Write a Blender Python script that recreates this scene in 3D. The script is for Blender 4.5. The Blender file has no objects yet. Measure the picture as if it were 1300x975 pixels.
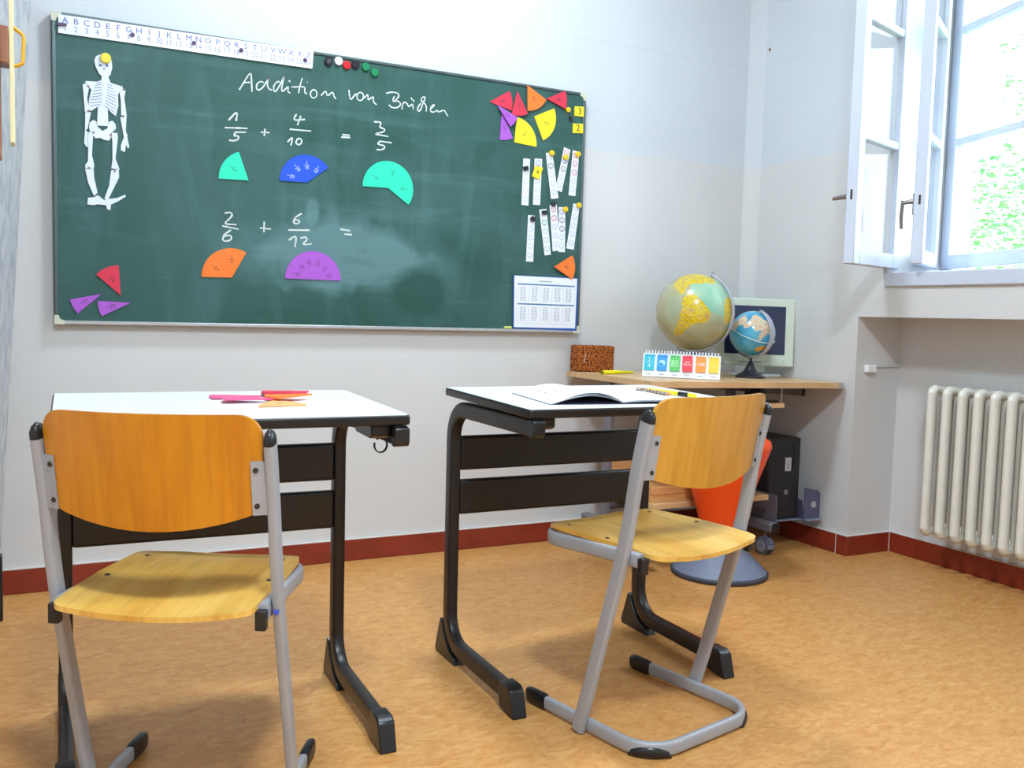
import bpy, bmesh, math, random
from mathutils import Matrix, Vector
from math import sin, cos, pi, radians
random.seed(7)
sc = bpy.context.scene
COL = sc.collection

# ------------------------------------------------------------------ camera
cam_d = bpy.data.cameras.new('camera')
cam_d.sensor_fit = 'HORIZONTAL'; cam_d.sensor_width = 36.0
cam_d.lens = 36.0 * 1165.36 / 1300.0
cam_d.clip_start = 0.05
cam = bpy.data.objects.new('camera', cam_d); COL.objects.link(cam)
YAW, PITCH, ROLL = 0.4707, -0.0746, 0.0262
fwd = Vector((sin(YAW) * cos(PITCH), cos(YAW) * cos(PITCH), sin(PITCH)))
rgt = Vector((cos(YAW), -sin(YAW), 0)); upv = rgt.cross(fwd)
r2 = rgt * cos(ROLL) + upv * sin(ROLL); u2 = upv * cos(ROLL) - rgt * sin(ROLL)
cam.matrix_world = Matrix(((r2.x, u2.x, -fwd.x, -0.025), (r2.y, u2.y, -fwd.y, -3.3965), (r2.z, u2.z, -fwd.z, 0.9626), (0, 0, 0, 1)))
sc.camera = cam

# ------------------------------------------------------------------ world, lamps, exposure
W = bpy.data.worlds.new('World'); sc.world = W; W.use_nodes = True
bg = W.node_tree.nodes['Background']
bg.inputs['Color'].default_value = (0.78, 0.90, 1.0, 1); bg.inputs['Strength'].default_value = 9.0
sc.view_settings.view_transform = 'Standard'; sc.view_settings.look = 'None'
sc.view_settings.gamma = 1.0; sc.view_settings.use_curve_mapping = False
sc.view_settings.exposure = 0.27
LAMPS = [(1.15, -1.0, 3.24, 31.0), (0.3, -3.5, 3.24, 88.0)]
CEIL = 3.32
for lx, ly, lz, lw in LAMPS:
    ld = bpy.data.lights.new('lamp_light', 'AREA'); ld.shape = 'DISK'; ld.size = 0.40
    ld.energy = lw; ld.color = (0.73, 0.875, 1.0)
    lo = bpy.data.objects.new('lamp_light', ld); COL.objects.link(lo); lo.location = (lx, ly, lz - 0.085)

# ------------------------------------------------------------------ helpers
def lin(r, g, b):
    f = lambda c: (c / 255 / 12.92) if c / 255 <= 0.04045 else ((c / 255 + 0.055) / 1.055) ** 2.4
    return (f(r), f(g), f(b), 1.0)

MATS = {}
def mat(name, col, rough=0.5, metal=0.0, spec=0.5, var=0.0, scale=20.0, stretch=(1, 1, 1), col2=None, bump=0.0, emit=None, coat=0.0, detail=4.0, lo=0.35, hi=0.65):
    if name in MATS: return MATS[name]
    m = bpy.data.materials.new(name); m.use_nodes = True
    nt = m.node_tree; b = nt.nodes['Principled BSDF']
    b.inputs['Base Color'].default_value = col
    b.inputs['Roughness'].default_value = rough; b.inputs['Metallic'].default_value = metal
    b.inputs['Specular IOR Level'].default_value = spec
    if coat: b.inputs['Coat Weight'].default_value = coat; b.inputs['Coat Roughness'].default_value = 0.12
    tc = nt.nodes.new('ShaderNodeTexCoord'); mp = nt.nodes.new('ShaderNodeMapping'); mp.inputs['Scale'].default_value = stretch
    nz = nt.nodes.new('ShaderNodeTexNoise'); nz.inputs['Scale'].default_value = scale; nz.inputs['Detail'].default_value = detail
    nt.links.new(tc.outputs['Object'], mp.inputs['Vector']); nt.links.new(mp.outputs['Vector'], nz.inputs['Vector'])
    rp = nt.nodes.new('ShaderNodeValToRGB')
    c2 = col2 if col2 else tuple(min(1, c * (1 - var)) for c in col[:3]) + (1,)
    if not col2 and var == 0: c2 = tuple(c * 0.97 for c in col[:3]) + (1,)
    rp.color_ramp.elements[0].position = lo; rp.color_ramp.elements[1].position = hi
    rp.color_ramp.elements[0].color = c2; rp.color_ramp.elements[1].color = col
    nt.links.new(nz.outputs['Fac'], rp.inputs['Fac']); nt.links.new(rp.outputs['Color'], b.inputs['Base Color'])
    if bump:
        bp = nt.nodes.new('ShaderNodeBump'); bp.inputs['Strength'].default_value = bump; bp.inputs['Distance'].default_value = 0.002
        nt.links.new(nz.outputs['Fac'], bp.inputs['Height']); nt.links.new(bp.outputs['Normal'], b.inputs['Normal'])
    if emit:
        b.inputs['Emission Color'].default_value = emit[0]; b.inputs['Emission Strength'].default_value = emit[1]
    MATS[name] = m
    return m

class G:
    """collects geometry, then links it as one mesh object"""
    def __init__(s): s.v = []; s.f = []; s.m = []
    def add(s, v, f, mi=0):
        o = len(s.v); s.v += [tuple(p) for p in v]; s.f += [tuple(i + o for i in q) for q in f]; s.m += [mi] * len(f); return s
    def box(s, lo, hi, M=None, mi=0):
        x0, y0, z0 = lo; x1, y1, z1 = hi
        v = [Vector(p) for p in ((x0, y0, z0), (x1, y0, z0), (x1, y1, z0), (x0, y1, z0), (x0, y0, z1), (x1, y0, z1), (x1, y1, z1), (x0, y1, z1))]
        if M: v = [M @ p for p in v]
        return s.add(v, [(3, 2, 1, 0), (4, 5, 6, 7), (0, 1, 5, 4), (1, 2, 6, 5), (2, 3, 7, 6), (3, 0, 4, 7)], mi)
    def prism(s, poly, t0, t1, M=None, mi=0):
        a = sum(poly[i][0] * poly[(i + 1) % len(poly)][1] - poly[(i + 1) % len(poly)][0] * poly[i][1] for i in range(len(poly)))
        if a < 0: poly = poly[::-1]
        n = len(poly); v = [Vector((x, y, t0)) for x, y in poly] + [Vector((x, y, t1)) for x, y in poly]
        if M: v = [M @ p for p in v]
        f = [tuple(range(n))[::-1], tuple(range(n, 2 * n))] + [(i, (i + 1) % n, (i + 1) % n + n, i + n) for i in range(n)]
        return s.add(v, f, mi)
    def tube(s, path, ru, rv, up=(0, 0, 1), n=12, closed=False, mi=0, sq=1.0, cap=True):
        P = [Vector(p) for p in path]; N = len(P); up = Vector(up); rings = []
        R = lambda r, i: r[i] if isinstance(r, (list, tuple)) else r
        for i, p in enumerate(P):
            a = P[i - 1] if (i or closed) else P[0]; b = P[(i + 1) % N] if (i < N - 1 or closed) else P[-1]
            t = (b - a).normalized(); side = t.cross(up)
            if side.length < 1e-5: side = t.cross(Vector((1, 0, 0)))
            side.normalize(); w = side.cross(t).normalized()
            ring = []
            for k in range(n):
                th = 2 * pi * k / n; c_, s_ = cos(th), sin(th)
                if sq != 1: c_ = math.copysign(abs(c_) ** sq, c_); s_ = math.copysign(abs(s_) ** sq, s_)
                ring.append(p + side * (R(ru, i) * c_) + w * (R(rv, i) * s_))
            rings.append(ring)
        v = [q for r in rings for q in r]; f = []
        for i in range(N if closed else N - 1):
            j = (i + 1) % N
            for k in range(n): f.append((i * n + k, i * n + (k + 1) % n, j * n + (k + 1) % n, j * n + k))
        if not closed and cap: f += [tuple(range(n))[::-1], tuple(range((N - 1) * n, N * n))]
        return s.add(v, f, mi)
    def lathe(s, prof, c=(0, 0, 0), n=32, M=None, mi=0):
        v = []; f = []; c = Vector(c)
        for r, z in prof:
            for k in range(n):
                p = Vector((r * cos(2 * pi * k / n), r * sin(2 * pi * k / n), z))
                v.append((M @ p if M else p) + c)
        for i in range(len(prof) - 1):
            for k in range(n): f.append((i * n + k, i * n + (k + 1) % n, (i + 1) * n + (k + 1) % n, (i + 1) * n + k))
        f += [tuple(range(n))[::-1], tuple(range((len(prof) - 1) * n, len(prof) * n))]
        return s.add(v, f, mi)
    def grid(s, fn, nu, nv, t=None, mi=0):
        """surface fn(u,v); with thickness t (offset vector fn or number along normal z)"""
        v = [Vector(fn(i / (nu - 1), j / (nv - 1))) for j in range(nv) for i in range(nu)]
        f = [(j * nu + i, j * nu + i + 1, (j + 1) * nu + i + 1, (j + 1) * nu + i) for j in range(nv - 1) for i in range(nu - 1)]
        if t is None: return s.add(v, f, mi)
        t = Vector(t); o = len(v); v2 = v + [p + t for p in v]
        f2 = [q[::-1] for q in f] + [tuple(i + o for i in q) for q in f]
        rim = [i for i in range(nu)] + [j * nu + nu - 1 for j in range(1, nv)] + [(nv - 1) * nu + i for i in range(nu - 2, -1, -1)] + [j * nu for j in range(nv - 2, 0, -1)]
        for a in range(len(rim)):
            b = rim[(a + 1) % len(rim)]; f2.append((rim[a], b, b + o, rim[a] + o))
        return s.add(v2, f2, mi)
    def build(s, name, m, parent=None, smooth=True, bevel=0.0, seg=2, ang=40, loc=None, rot=None):
        me = bpy.data.meshes.new(name); me.from_pydata(s.v, [], s.f)
        ms = m if isinstance(m, (list, tuple)) else [m]
        for q in ms: me.materials.append(q)
        me.polygons.foreach_set('material_index', s.m)
        if smooth:
            me.polygons.foreach_set('use_smooth', [True] * len(me.polygons)); me.set_sharp_from_angle(angle=radians(ang))
        bmm = bmesh.new(); bmm.from_mesh(me); bmesh.ops.recalc_face_normals(bmm, faces=bmm.faces); bmm.to_mesh(me); bmm.free()
        o = bpy.data.objects.new(name, me); COL.objects.link(o)
        if parent: o.parent = parent
        if loc: o.location = loc
        if rot: o.rotation_euler = rot
        if bevel:
            md = o.modifiers.new('bevel', 'BEVEL'); md.width = bevel; md.segments = seg; md.limit_method = 'ANGLE'; md.angle_limit = radians(35)
        return o

def tag(o, label=None, cat=None, group=None, kind=None):
    if label: o['label'] = label
    if cat: o['category'] = cat
    if group: o['group'] = group
    if kind: o['kind'] = kind
    return o
def thing(name, label, cat, loc=(0, 0, 0), rz=0.0, group=None):
    o = bpy.data.objects.new(name, None); COL.objects.link(o); o.empty_display_size = 0.05
    o.location = loc; o.rotation_euler = (0, 0, rz); return tag(o, label, cat, group)
def rrect(x0, y0, x1, y1, r, n=5):
    P = []
    for cx, cy, a in ((x1 - r, y1 - r, 0), (x0 + r, y1 - r, 90), (x0 + r, y0 + r, 180), (x1 - r, y0 + r, 270)):
        for k in range(n + 1): th = radians(a + 90 * k / n); P.append((cx + r * cos(th), cy + r * sin(th)))
    return P
def arc(c, r, a0, a1, n=10): return [(c[0] + r * cos(radians(a0 + (a1 - a0) * k / n)), c[1] + r * sin(radians(a0 + (a1 - a0) * k / n))) for k in range(n + 1)]

TEXT = {}
def text_geo(body, size, align='CENTER'):
    """flat glyph outlines from the built-in font: (verts, faces) centred on the origin"""
    k = (body, align)
    if k not in TEXT:
        cu = bpy.data.curves.new('glyphs', 'FONT'); cu.body = body; cu.align_x = align; cu.align_y = 'CENTER'; cu.resolution_u = 2; cu.size = 1.0
        ob = bpy.data.objects.new('glyphs', cu); COL.objects.link(ob)
        bpy.context.view_layer.update()
        me = bpy.data.meshes.new_from_object(ob.evaluated_get(bpy.context.evaluated_depsgraph_get()))
        TEXT[k] = ([tuple(v.co) for v in me.vertices], [tuple(p.vertices) for p in me.polygons])
        bpy.data.objects.remove(ob); bpy.data.curves.remove(cu); bpy.data.meshes.remove(me)
    v, f = TEXT[k]
    return [Vector((x * size, y * size, 0)) for x, y, z in v], f
def add_text(g, body, size, M=None, sx=1.0, mi=0):
    v, f = text_geo(body, size)
    v = [Vector((p.x * sx, p.y, p.z)) for p in v]
    if M: v = [M @ p for p in v]
    return g.add(v, f, mi)

DATA = {'bsq': (1.928, 1.783),
 'cards': {'2': [(1.939, 1.765), (1.988, 1.769), (1.989, 1.73), (1.94, 1.726)],
           '3': [(1.945, 1.836), (1.996, 1.839), (1.995, 1.798), (1.945, 1.797)],
           '4': [(1.766, 1.575), (1.802, 1.57), (1.784, 1.521), (1.752, 1.531)]},
 'row_mag': [(0.903, 1.866), (0.94, 1.873), (0.971, 1.863), (1.004, 1.869), (1.043, 1.867), (1.078, 1.852)],
 'sectors': [('cyan', (0.62, 1.414), (0.517, 1.412), (0.586, 1.509), 1), ('blue', (0.828, 1.425), (0.724, 1.423), (0.903, 1.482), 4), ('cyan3', (1.138, 1.432), (1.04, 1.43), (1.221, 1.372), 3),
             ('orange2', (0.564, 1.07), (0.461, 1.068), (0.612, 1.161), 2), ('purple6', (0.855, 1.075), (0.749, 1.075), (0.956, 1.074), 6),
             ('redBL', (0.201, 0.995), (0.126, 1.062), (0.195, 1.096), 1), ('pBL1', (0.143, 0.998), (0.069, 0.931), (0.048, 0.977), 1), ('pBL2', (0.232, 0.971), (0.143, 0.923), (0.13, 0.976), 1),
             ('red1', (1.554, 1.805), (1.642, 1.86), (1.651, 1.782), 1), ('red2', (1.674, 1.861), (1.726, 1.779), (1.65, 1.768), 1), ('orangeT', (1.719, 1.89), (1.808, 1.844), (1.723, 1.79), 1),
             ('red3', (1.808, 1.849), (1.892, 1.892), (1.9, 1.816), 1), ('yel1', (1.669, 1.659), (1.677, 1.759), (1.77, 1.651), 1), ('yel2', (1.756, 1.772), (1.849, 1.816), (1.799, 1.682), 1),
             ('pur1', (1.584, 1.795), (1.676, 1.757), (1.645, 1.716), 1), ('pur2', (1.609, 1.776), (1.657, 1.675), (1.607, 1.661), 1), ('orangeB', (1.866, 1.169), (1.952, 1.22), (1.955, 1.121), 1)],
 'sheet': [(1.683, 1.125), (1.981, 1.124), (1.978, 0.914), (1.687, 0.915)],
 'sheet_blue': [(1.678, 1.127), (1.987, 1.128), (1.986, 0.904), (1.682, 0.91)],
 'skel': {'armL': [(0.097, 1.68), (0.09, 1.674), (0.096, 1.589), (0.109, 1.588), (0.103, 1.634), (0.109, 1.667)],
          'armR': [(0.208, 1.683), (0.219, 1.671), (0.215, 1.648), (0.222, 1.591), (0.205, 1.591), (0.205, 1.633), (0.201, 1.663)],
          'eyeL': [(0.136, 1.743), (0.143, 1.748), (0.148, 1.744), (0.143, 1.738)],
          'eyeR': [(0.157, 1.746), (0.163, 1.751), (0.169, 1.747), (0.164, 1.74)],
          'footL': [(0.103, 1.312), (0.121, 1.315), (0.133, 1.323), (0.156, 1.305), (0.164, 1.289), (0.154, 1.292), (0.131, 1.293), (0.12, 1.289), (0.101, 1.29)],
          'footR': [(0.154, 1.313), (0.164, 1.313), (0.19, 1.318), (0.216, 1.331), (0.219, 1.326), (0.195, 1.308), (0.172, 1.295), (0.171, 1.277), (0.161, 1.279), (0.156, 1.297)],
          'foreL': [(0.097, 1.591), (0.114, 1.589), (0.104, 1.536), (0.096, 1.528)],
          'foreR': [(0.202, 1.584), (0.222, 1.594), (0.219, 1.542), (0.21, 1.541)],
          'foreR2': [(0.21, 1.545), (0.219, 1.546), (0.225, 1.524), (0.213, 1.522)],
          'handL': [(0.096, 1.531), (0.104, 1.526), (0.108, 1.499), (0.105, 1.476), (0.099, 1.478), (0.093, 1.489)],
          'handR': [(0.215, 1.525), (0.224, 1.522), (0.23, 1.489), (0.225, 1.485), (0.22, 1.497), (0.216, 1.472), (0.204, 1.476), (0.204, 1.493)],
          'joints': [(0.107, 1.671), (0.213, 1.675), (0.106, 1.592), (0.212, 1.588), (0.121, 1.525), (0.173, 1.522), (0.107, 1.409), (0.185, 1.406)],
          'nose': [(0.154, 1.74), (0.157, 1.732), (0.151, 1.731)],
          'pelvis': [(0.121, 1.566), (0.11, 1.556), (0.108, 1.539), (0.111, 1.527), (0.121, 1.514), (0.127, 1.507), (0.142, 1.51), (0.153, 1.505), (0.168, 1.504), (0.176, 1.518), (0.173, 1.528),
                     (0.189, 1.545), (0.188, 1.559), (0.179, 1.57), (0.168, 1.565), (0.163, 1.543), (0.148, 1.533), (0.132, 1.547), (0.13, 1.561)],
          'ribcage': [(0.147, 1.708), (0.167, 1.709), (0.174, 1.692), (0.197, 1.687), (0.21, 1.685), (0.202, 1.668), (0.196, 1.657), (0.197, 1.621), (0.189, 1.586), (0.176, 1.595), (0.165, 1.607),
                      (0.152, 1.615), (0.135, 1.611), (0.114, 1.593), (0.106, 1.601), (0.109, 1.632), (0.116, 1.662), (0.097, 1.683), (0.101, 1.688), (0.133, 1.69), (0.146, 1.697)],
          'ribs': [[(0.131, 1.686), (0.147, 1.691), (0.147, 1.689), (0.131, 1.684)], [(0.127, 1.678), (0.147, 1.684), (0.147, 1.682), (0.127, 1.676)],
                   [(0.123, 1.669), (0.147, 1.675), (0.147, 1.673), (0.123, 1.667)], [(0.12, 1.659), (0.147, 1.667), (0.147, 1.665), (0.12, 1.657)],
                   [(0.118, 1.649), (0.147, 1.657), (0.147, 1.655), (0.118, 1.647)], [(0.115, 1.639), (0.147, 1.648), (0.147, 1.646), (0.115, 1.637)],
                   [(0.113, 1.63), (0.147, 1.638), (0.147, 1.636), (0.113, 1.628)], [(0.111, 1.62), (0.147, 1.628), (0.147, 1.626), (0.111, 1.618)],
                   [(0.111, 1.61), (0.141, 1.619), (0.141, 1.617), (0.111, 1.608)], [(0.164, 1.688), (0.177, 1.684), (0.177, 1.682), (0.164, 1.686)],
                   [(0.164, 1.679), (0.182, 1.674), (0.182, 1.672), (0.164, 1.677)], [(0.163, 1.67), (0.186, 1.663), (0.186, 1.662), (0.163, 1.668)],
                   [(0.162, 1.66), (0.189, 1.653), (0.189, 1.651), (0.162, 1.659)], [(0.161, 1.652), (0.191, 1.642), (0.191, 1.64), (0.161, 1.65)],
                   [(0.16, 1.644), (0.191, 1.631), (0.191, 1.629), (0.16, 1.642)], [(0.159, 1.635), (0.191, 1.619), (0.191, 1.617), (0.158, 1.633)],
                   [(0.158, 1.626), (0.189, 1.608), (0.189, 1.606), (0.158, 1.624)], [(0.158, 1.616), (0.185, 1.599), (0.185, 1.597), (0.158, 1.614)]],
          'shinL': [(0.095, 1.406), (0.121, 1.407), (0.122, 1.38), (0.132, 1.331), (0.121, 1.319), (0.104, 1.362)],
          'shinR': [(0.174, 1.408), (0.197, 1.412), (0.198, 1.387), (0.185, 1.358), (0.163, 1.308), (0.153, 1.315), (0.167, 1.356)],
          'skull': [(0.144, 1.779), (0.131, 1.772), (0.125, 1.757), (0.129, 1.738), (0.139, 1.717), (0.149, 1.708), (0.167, 1.709), (0.174, 1.72), (0.179, 1.742), (0.177, 1.764), (0.171, 1.779),
                    (0.157, 1.782)],
          'spine': [(0.135, 1.61), (0.152, 1.615), (0.165, 1.607), (0.166, 1.551), (0.132, 1.549)],
          'thighL': [(0.106, 1.526), (0.12, 1.524), (0.116, 1.451), (0.123, 1.418), (0.12, 1.407), (0.095, 1.408), (0.096, 1.419), (0.104, 1.43), (0.105, 1.477)],
          'thighR': [(0.176, 1.531), (0.193, 1.531), (0.195, 1.517), (0.187, 1.447), (0.2, 1.412), (0.174, 1.414), (0.178, 1.443), (0.178, 1.499)]},
 'skel_mag': (0.159, 1.768),
 'strip': [(0.021, 1.886), (0.847, 1.894), (0.843, 1.832), (0.02, 1.828)],
 'strip_bar': [(0.018, 1.859), (0.045, 1.86), (0.045, 1.852), (0.018, 1.85)],
 'strip_mag': [(0.241, 1.856), (0.435, 1.859), (0.592, 1.859), (0.816, 1.858)],
 'strip_pin': [(1.723, 1.56), (1.658, 1.66), (1.84, 1.633), (1.906, 1.622), (1.966, 1.641), (1.762, 1.359), (1.815, 1.389), (1.856, 1.427), (1.912, 1.409), (1.978, 1.431)],
 'strips': [[(1.712, 1.6), (1.743, 1.6), (1.741, 1.412), (1.709, 1.413)], [(1.764, 1.604), (1.799, 1.606), (1.795, 1.418), (1.762, 1.418)],
            [(1.815, 1.632), (1.846, 1.637), (1.881, 1.453), (1.846, 1.447)], [(1.9, 1.664), (1.931, 1.655), (1.895, 1.479), (1.865, 1.487)],
            [(1.943, 1.656), (1.975, 1.652), (1.962, 1.468), (1.929, 1.47)], [(1.741, 1.374), (1.773, 1.373), (1.77, 1.185), (1.737, 1.185)],
            [(1.792, 1.4), (1.826, 1.405), (1.853, 1.219), (1.823, 1.214)], [(1.84, 1.422), (1.874, 1.426), (1.895, 1.239), (1.861, 1.233)],
            [(1.883, 1.417), (1.915, 1.418), (1.919, 1.232), (1.887, 1.232)], [(1.954, 1.438), (1.985, 1.433), (1.962, 1.245), (1.926, 1.249)]],
 'writing': {'equals_1': [[(0.958, 1.611), (0.986, 1.612)], [(0.954, 1.602), (0.988, 1.604)]],
             'equals_2': [[(0.955, 1.265), (0.993, 1.262)], [(0.97, 1.248), (1.0, 1.248)]],
             'four_tenths': [[(0.788, 1.665), (0.775, 1.641), (0.819, 1.65)], [(0.804, 1.661), (0.792, 1.626)], [(0.764, 1.609), (0.842, 1.611)], [(0.757, 1.563), (0.777, 1.587), (0.769, 1.552)],
                             [(0.798, 1.581), (0.789, 1.573), (0.787, 1.562), (0.796, 1.556), (0.807, 1.564), (0.809, 1.576), (0.798, 1.581)]],
             'one_fifth': [[(0.551, 1.615), (0.582, 1.654), (0.577, 1.616)], [(0.538, 1.589), (0.575, 1.592), (0.616, 1.595)], [(0.574, 1.577), (0.611, 1.581)],
                           [(0.575, 1.578), (0.568, 1.564), (0.585, 1.566), (0.586, 1.554), (0.568, 1.546), (0.553, 1.548)]],
             'plus_1': [[(0.662, 1.587), (0.693, 1.589)], [(0.677, 1.601), (0.674, 1.575)]],
             'plus_2': [[(0.661, 1.251), (0.7, 1.249)], [(0.676, 1.274), (0.675, 1.236)]],
             'six_twelfths': [[(0.811, 1.313), (0.788, 1.298), (0.779, 1.281), (0.788, 1.272), (0.802, 1.278), (0.803, 1.289), (0.782, 1.286)], [(0.762, 1.25), (0.84, 1.254)],
                              [(0.764, 1.213), (0.793, 1.235), (0.787, 1.19)], [(0.807, 1.224), (0.827, 1.229), (0.833, 1.22), (0.81, 1.199), (0.849, 1.205)]],
             'three_fifths': [[(1.079, 1.672), (1.111, 1.674), (1.098, 1.654), (1.125, 1.65), (1.117, 1.638), (1.09, 1.631)], [(1.085, 1.627), (1.137, 1.624)], [(1.103, 1.603), (1.15, 1.602)],
                              [(1.103, 1.603), (1.093, 1.59), (1.122, 1.589), (1.123, 1.579), (1.108, 1.571), (1.091, 1.571)]],
             'title_a': [[(0.587, 1.724), (0.602, 1.751), (0.627, 1.795), (0.629, 1.759), (0.631, 1.723)], [(0.601, 1.751), (0.613, 1.753), (0.624, 1.755)],
                         [(0.671, 1.76), (0.663, 1.764), (0.651, 1.758), (0.645, 1.743), (0.649, 1.732), (0.66, 1.734), (0.673, 1.75), (0.687, 1.777), (0.692, 1.792), (0.686, 1.772), (0.683, 1.754),
                          (0.689, 1.741), (0.701, 1.738)],
                         [(0.727, 1.771), (0.717, 1.77), (0.706, 1.754), (0.706, 1.741), (0.711, 1.732), (0.721, 1.746), (0.733, 1.769), (0.746, 1.799), (0.738, 1.771), (0.734, 1.745), (0.737, 1.736),
                          (0.753, 1.754), (0.759, 1.758), (0.756, 1.745), (0.759, 1.738), (0.766, 1.737)],
                         [(0.759, 1.78), (0.765, 1.776)], [(0.808, 1.795), (0.8, 1.767), (0.795, 1.74)],
                         [(0.769, 1.758), (0.792, 1.762), (0.818, 1.766), (0.817, 1.753), (0.819, 1.742), (0.826, 1.743)], [(0.826, 1.784), (0.827, 1.782)],
                         [(0.85, 1.76), (0.842, 1.755), (0.837, 1.743), (0.841, 1.732), (0.85, 1.729), (0.86, 1.736), (0.863, 1.747), (0.858, 1.758), (0.85, 1.76)],
                         [(0.877, 1.742), (0.89, 1.758), (0.896, 1.76), (0.9, 1.741), (0.915, 1.758), (0.923, 1.759), (0.924, 1.746), (0.933, 1.737)]],
             'title_b': [[(0.981, 1.776), (0.983, 1.757), (0.988, 1.739), (0.999, 1.754), (1.009, 1.767)],
                         [(1.024, 1.773), (1.015, 1.768), (1.011, 1.756), (1.015, 1.745), (1.025, 1.742), (1.035, 1.749), (1.038, 1.761), (1.033, 1.771), (1.024, 1.773)],
                         [(1.039, 1.753), (1.052, 1.769), (1.055, 1.765), (1.054, 1.746), (1.073, 1.764), (1.076, 1.761), (1.075, 1.746), (1.082, 1.739), (1.089, 1.736)]],
             'title_c': [[(1.125, 1.782), (1.145, 1.79), (1.171, 1.79), (1.177, 1.78), (1.167, 1.766), (1.153, 1.755), (1.152, 1.764), (1.158, 1.776)],
                         [(1.153, 1.755), (1.171, 1.761), (1.184, 1.753), (1.179, 1.74), (1.161, 1.732), (1.144, 1.734), (1.137, 1.742)],
                         [(1.188, 1.731), (1.191, 1.747), (1.194, 1.757), (1.203, 1.759), (1.21, 1.754), (1.213, 1.746), (1.219, 1.745), (1.231, 1.758), (1.232, 1.749), (1.234, 1.737)],
                         [(1.225, 1.78), (1.229, 1.77)], [(1.235, 1.773), (1.236, 1.764)],
                         [(1.265, 1.764), (1.253, 1.748), (1.251, 1.734), (1.26, 1.732), (1.267, 1.746), (1.274, 1.767), (1.283, 1.784), (1.279, 1.79), (1.268, 1.785), (1.264, 1.773), (1.281, 1.765),
                          (1.288, 1.752), (1.287, 1.735)],
                         [(1.305, 1.747), (1.319, 1.76), (1.322, 1.765), (1.311, 1.762), (1.303, 1.747), (1.306, 1.737), (1.317, 1.735), (1.332, 1.745), (1.335, 1.743), (1.337, 1.738), (1.363, 1.751),
                          (1.369, 1.738), (1.378, 1.728)]],
             'two_sixths': [[(0.539, 1.294), (0.558, 1.299), (0.567, 1.29), (0.552, 1.272), (0.535, 1.256), (0.58, 1.257)], [(0.531, 1.249), (0.587, 1.241)],
                            [(0.561, 1.237), (0.539, 1.221), (0.531, 1.205), (0.538, 1.195), (0.558, 1.2), (0.564, 1.212), (0.555, 1.22), (0.536, 1.211)]]},
 'yball': (1.913, 1.817)}
# ------------------------------------------------------------------ materials
def wall_mat():
    m = bpy.data.materials.new('wall_paint'); m.use_nodes = True; nt = m.node_tree; b = nt.nodes['Principled BSDF']
    ge = nt.nodes.new('ShaderNodeNewGeometry'); sp = nt.nodes.new('ShaderNodeSeparateXYZ'); nt.links.new(ge.outputs['Position'], sp.inputs[0])
    nz = nt.nodes.new('ShaderNodeTexNoise'); nz.inputs['Scale'].default_value = 1.6; nz.inputs['Detail'].default_value = 6
    nt.links.new(ge.outputs['Position'], nz.inputs['Vector'])
    ad = nt.nodes.new('ShaderNodeMath'); ad.operation = 'MULTIPLY_ADD'; ad.inputs[1].default_value = 0.012; nt.links.new(nz.outputs['Fac'], ad.inputs[0]); nt.links.new(sp.outputs['Z'], ad.inputs[2])
    mr = nt.nodes.new('ShaderNodeMapRange'); mr.inputs['From Min'].default_value = 1.675; mr.inputs['From Max'].default_value = 1.689; nt.links.new(ad.outputs[0], mr.inputs['Value'])
    mx = nt.nodes.new('ShaderNodeMix'); mx.data_type = 'RGBA'; nt.links.new(mr.outputs[0], mx.inputs['Factor'])
    mx.inputs['A'].default_value = lin(213, 213, 213); mx.inputs['B'].default_value = lin(208, 214, 221)
    n2 = nt.nodes.new('ShaderNodeTexNoise'); n2.inputs['Scale'].default_value = 2.5; n2.inputs['Detail'].default_value = 8; nt.links.new(ge.outputs['Position'], n2.inputs['Vector'])
    r2_ = nt.nodes.new('ShaderNodeValToRGB'); r2_.color_ramp.elements[0].color = (0.95, 0.95, 0.95, 1); r2_.color_ramp.elements[0].position = 0.3; r2_.color_ramp.elements[1].position = 0.7
    nt.links.new(n2.outputs['Fac'], r2_.inputs['Fac'])
    # faint old stain line high on the wall
    st = nt.nodes.new('ShaderNodeMath'); st.operation = 'COMPARE'; st.inputs[1].default_value = 2.135; st.inputs[2].default_value = 0.009; nt.links.new(ad.outputs[0], st.inputs[0])
    sm = nt.nodes.new('ShaderNodeMath'); sm.operation = 'MULTIPLY_ADD'; sm.inputs[1].default_value = -0.022; sm.inputs[2].default_value = 1.0; nt.links.new(st.outputs[0], sm.inputs[0])
    mu = nt.nodes.new('ShaderNodeMix'); mu.data_type = 'RGBA'; mu.blend_type = 'MULTIPLY'; mu.inputs['Factor'].default_value = 1
    nt.links.new(mx.outputs['Result'], mu.inputs['A']); nt.links.new(r2_.outputs['Color'], mu.inputs['B'])
    mv = nt.nodes.new('ShaderNodeMix'); mv.data_type = 'RGBA'; mv.blend_type = 'MULTIPLY'; mv.inputs['Factor'].default_value = 1
    nt.links.new(mu.outputs['Result'], mv.inputs['A']); nt.links.new(sm.outputs[0], mv.inputs['B'])
    nt.links.new(mv.outputs['Result'], b.inputs['Base Color'])
    rr = nt.nodes.new('ShaderNodeMapRange'); rr.inputs['To Min'].default_value = 0.38; rr.inputs['To Max'].default_value = 0.8; nt.links.new(mr.outputs[0], rr.inputs['Value']); nt.links.new(rr.outputs[0], b.inputs['Roughness'])
    bp = nt.nodes.new('ShaderNodeBump'); bp.inputs['Strength'].default_value = 0.12; bp.inputs['Distance'].default_value = 0.003
    n3 = nt.nodes.new('ShaderNodeTexNoise'); n3.inputs['Scale'].default_value = 14; n3.inputs['Detail'].default_value = 5; nt.links.new(ge.outputs['Position'], n3.inputs['Vector'])
    nt.links.new(n3.outputs['Fac'], bp.inputs['Height']); nt.links.new(bp.outputs['Normal'], b.inputs['Normal'])
    return m
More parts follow.
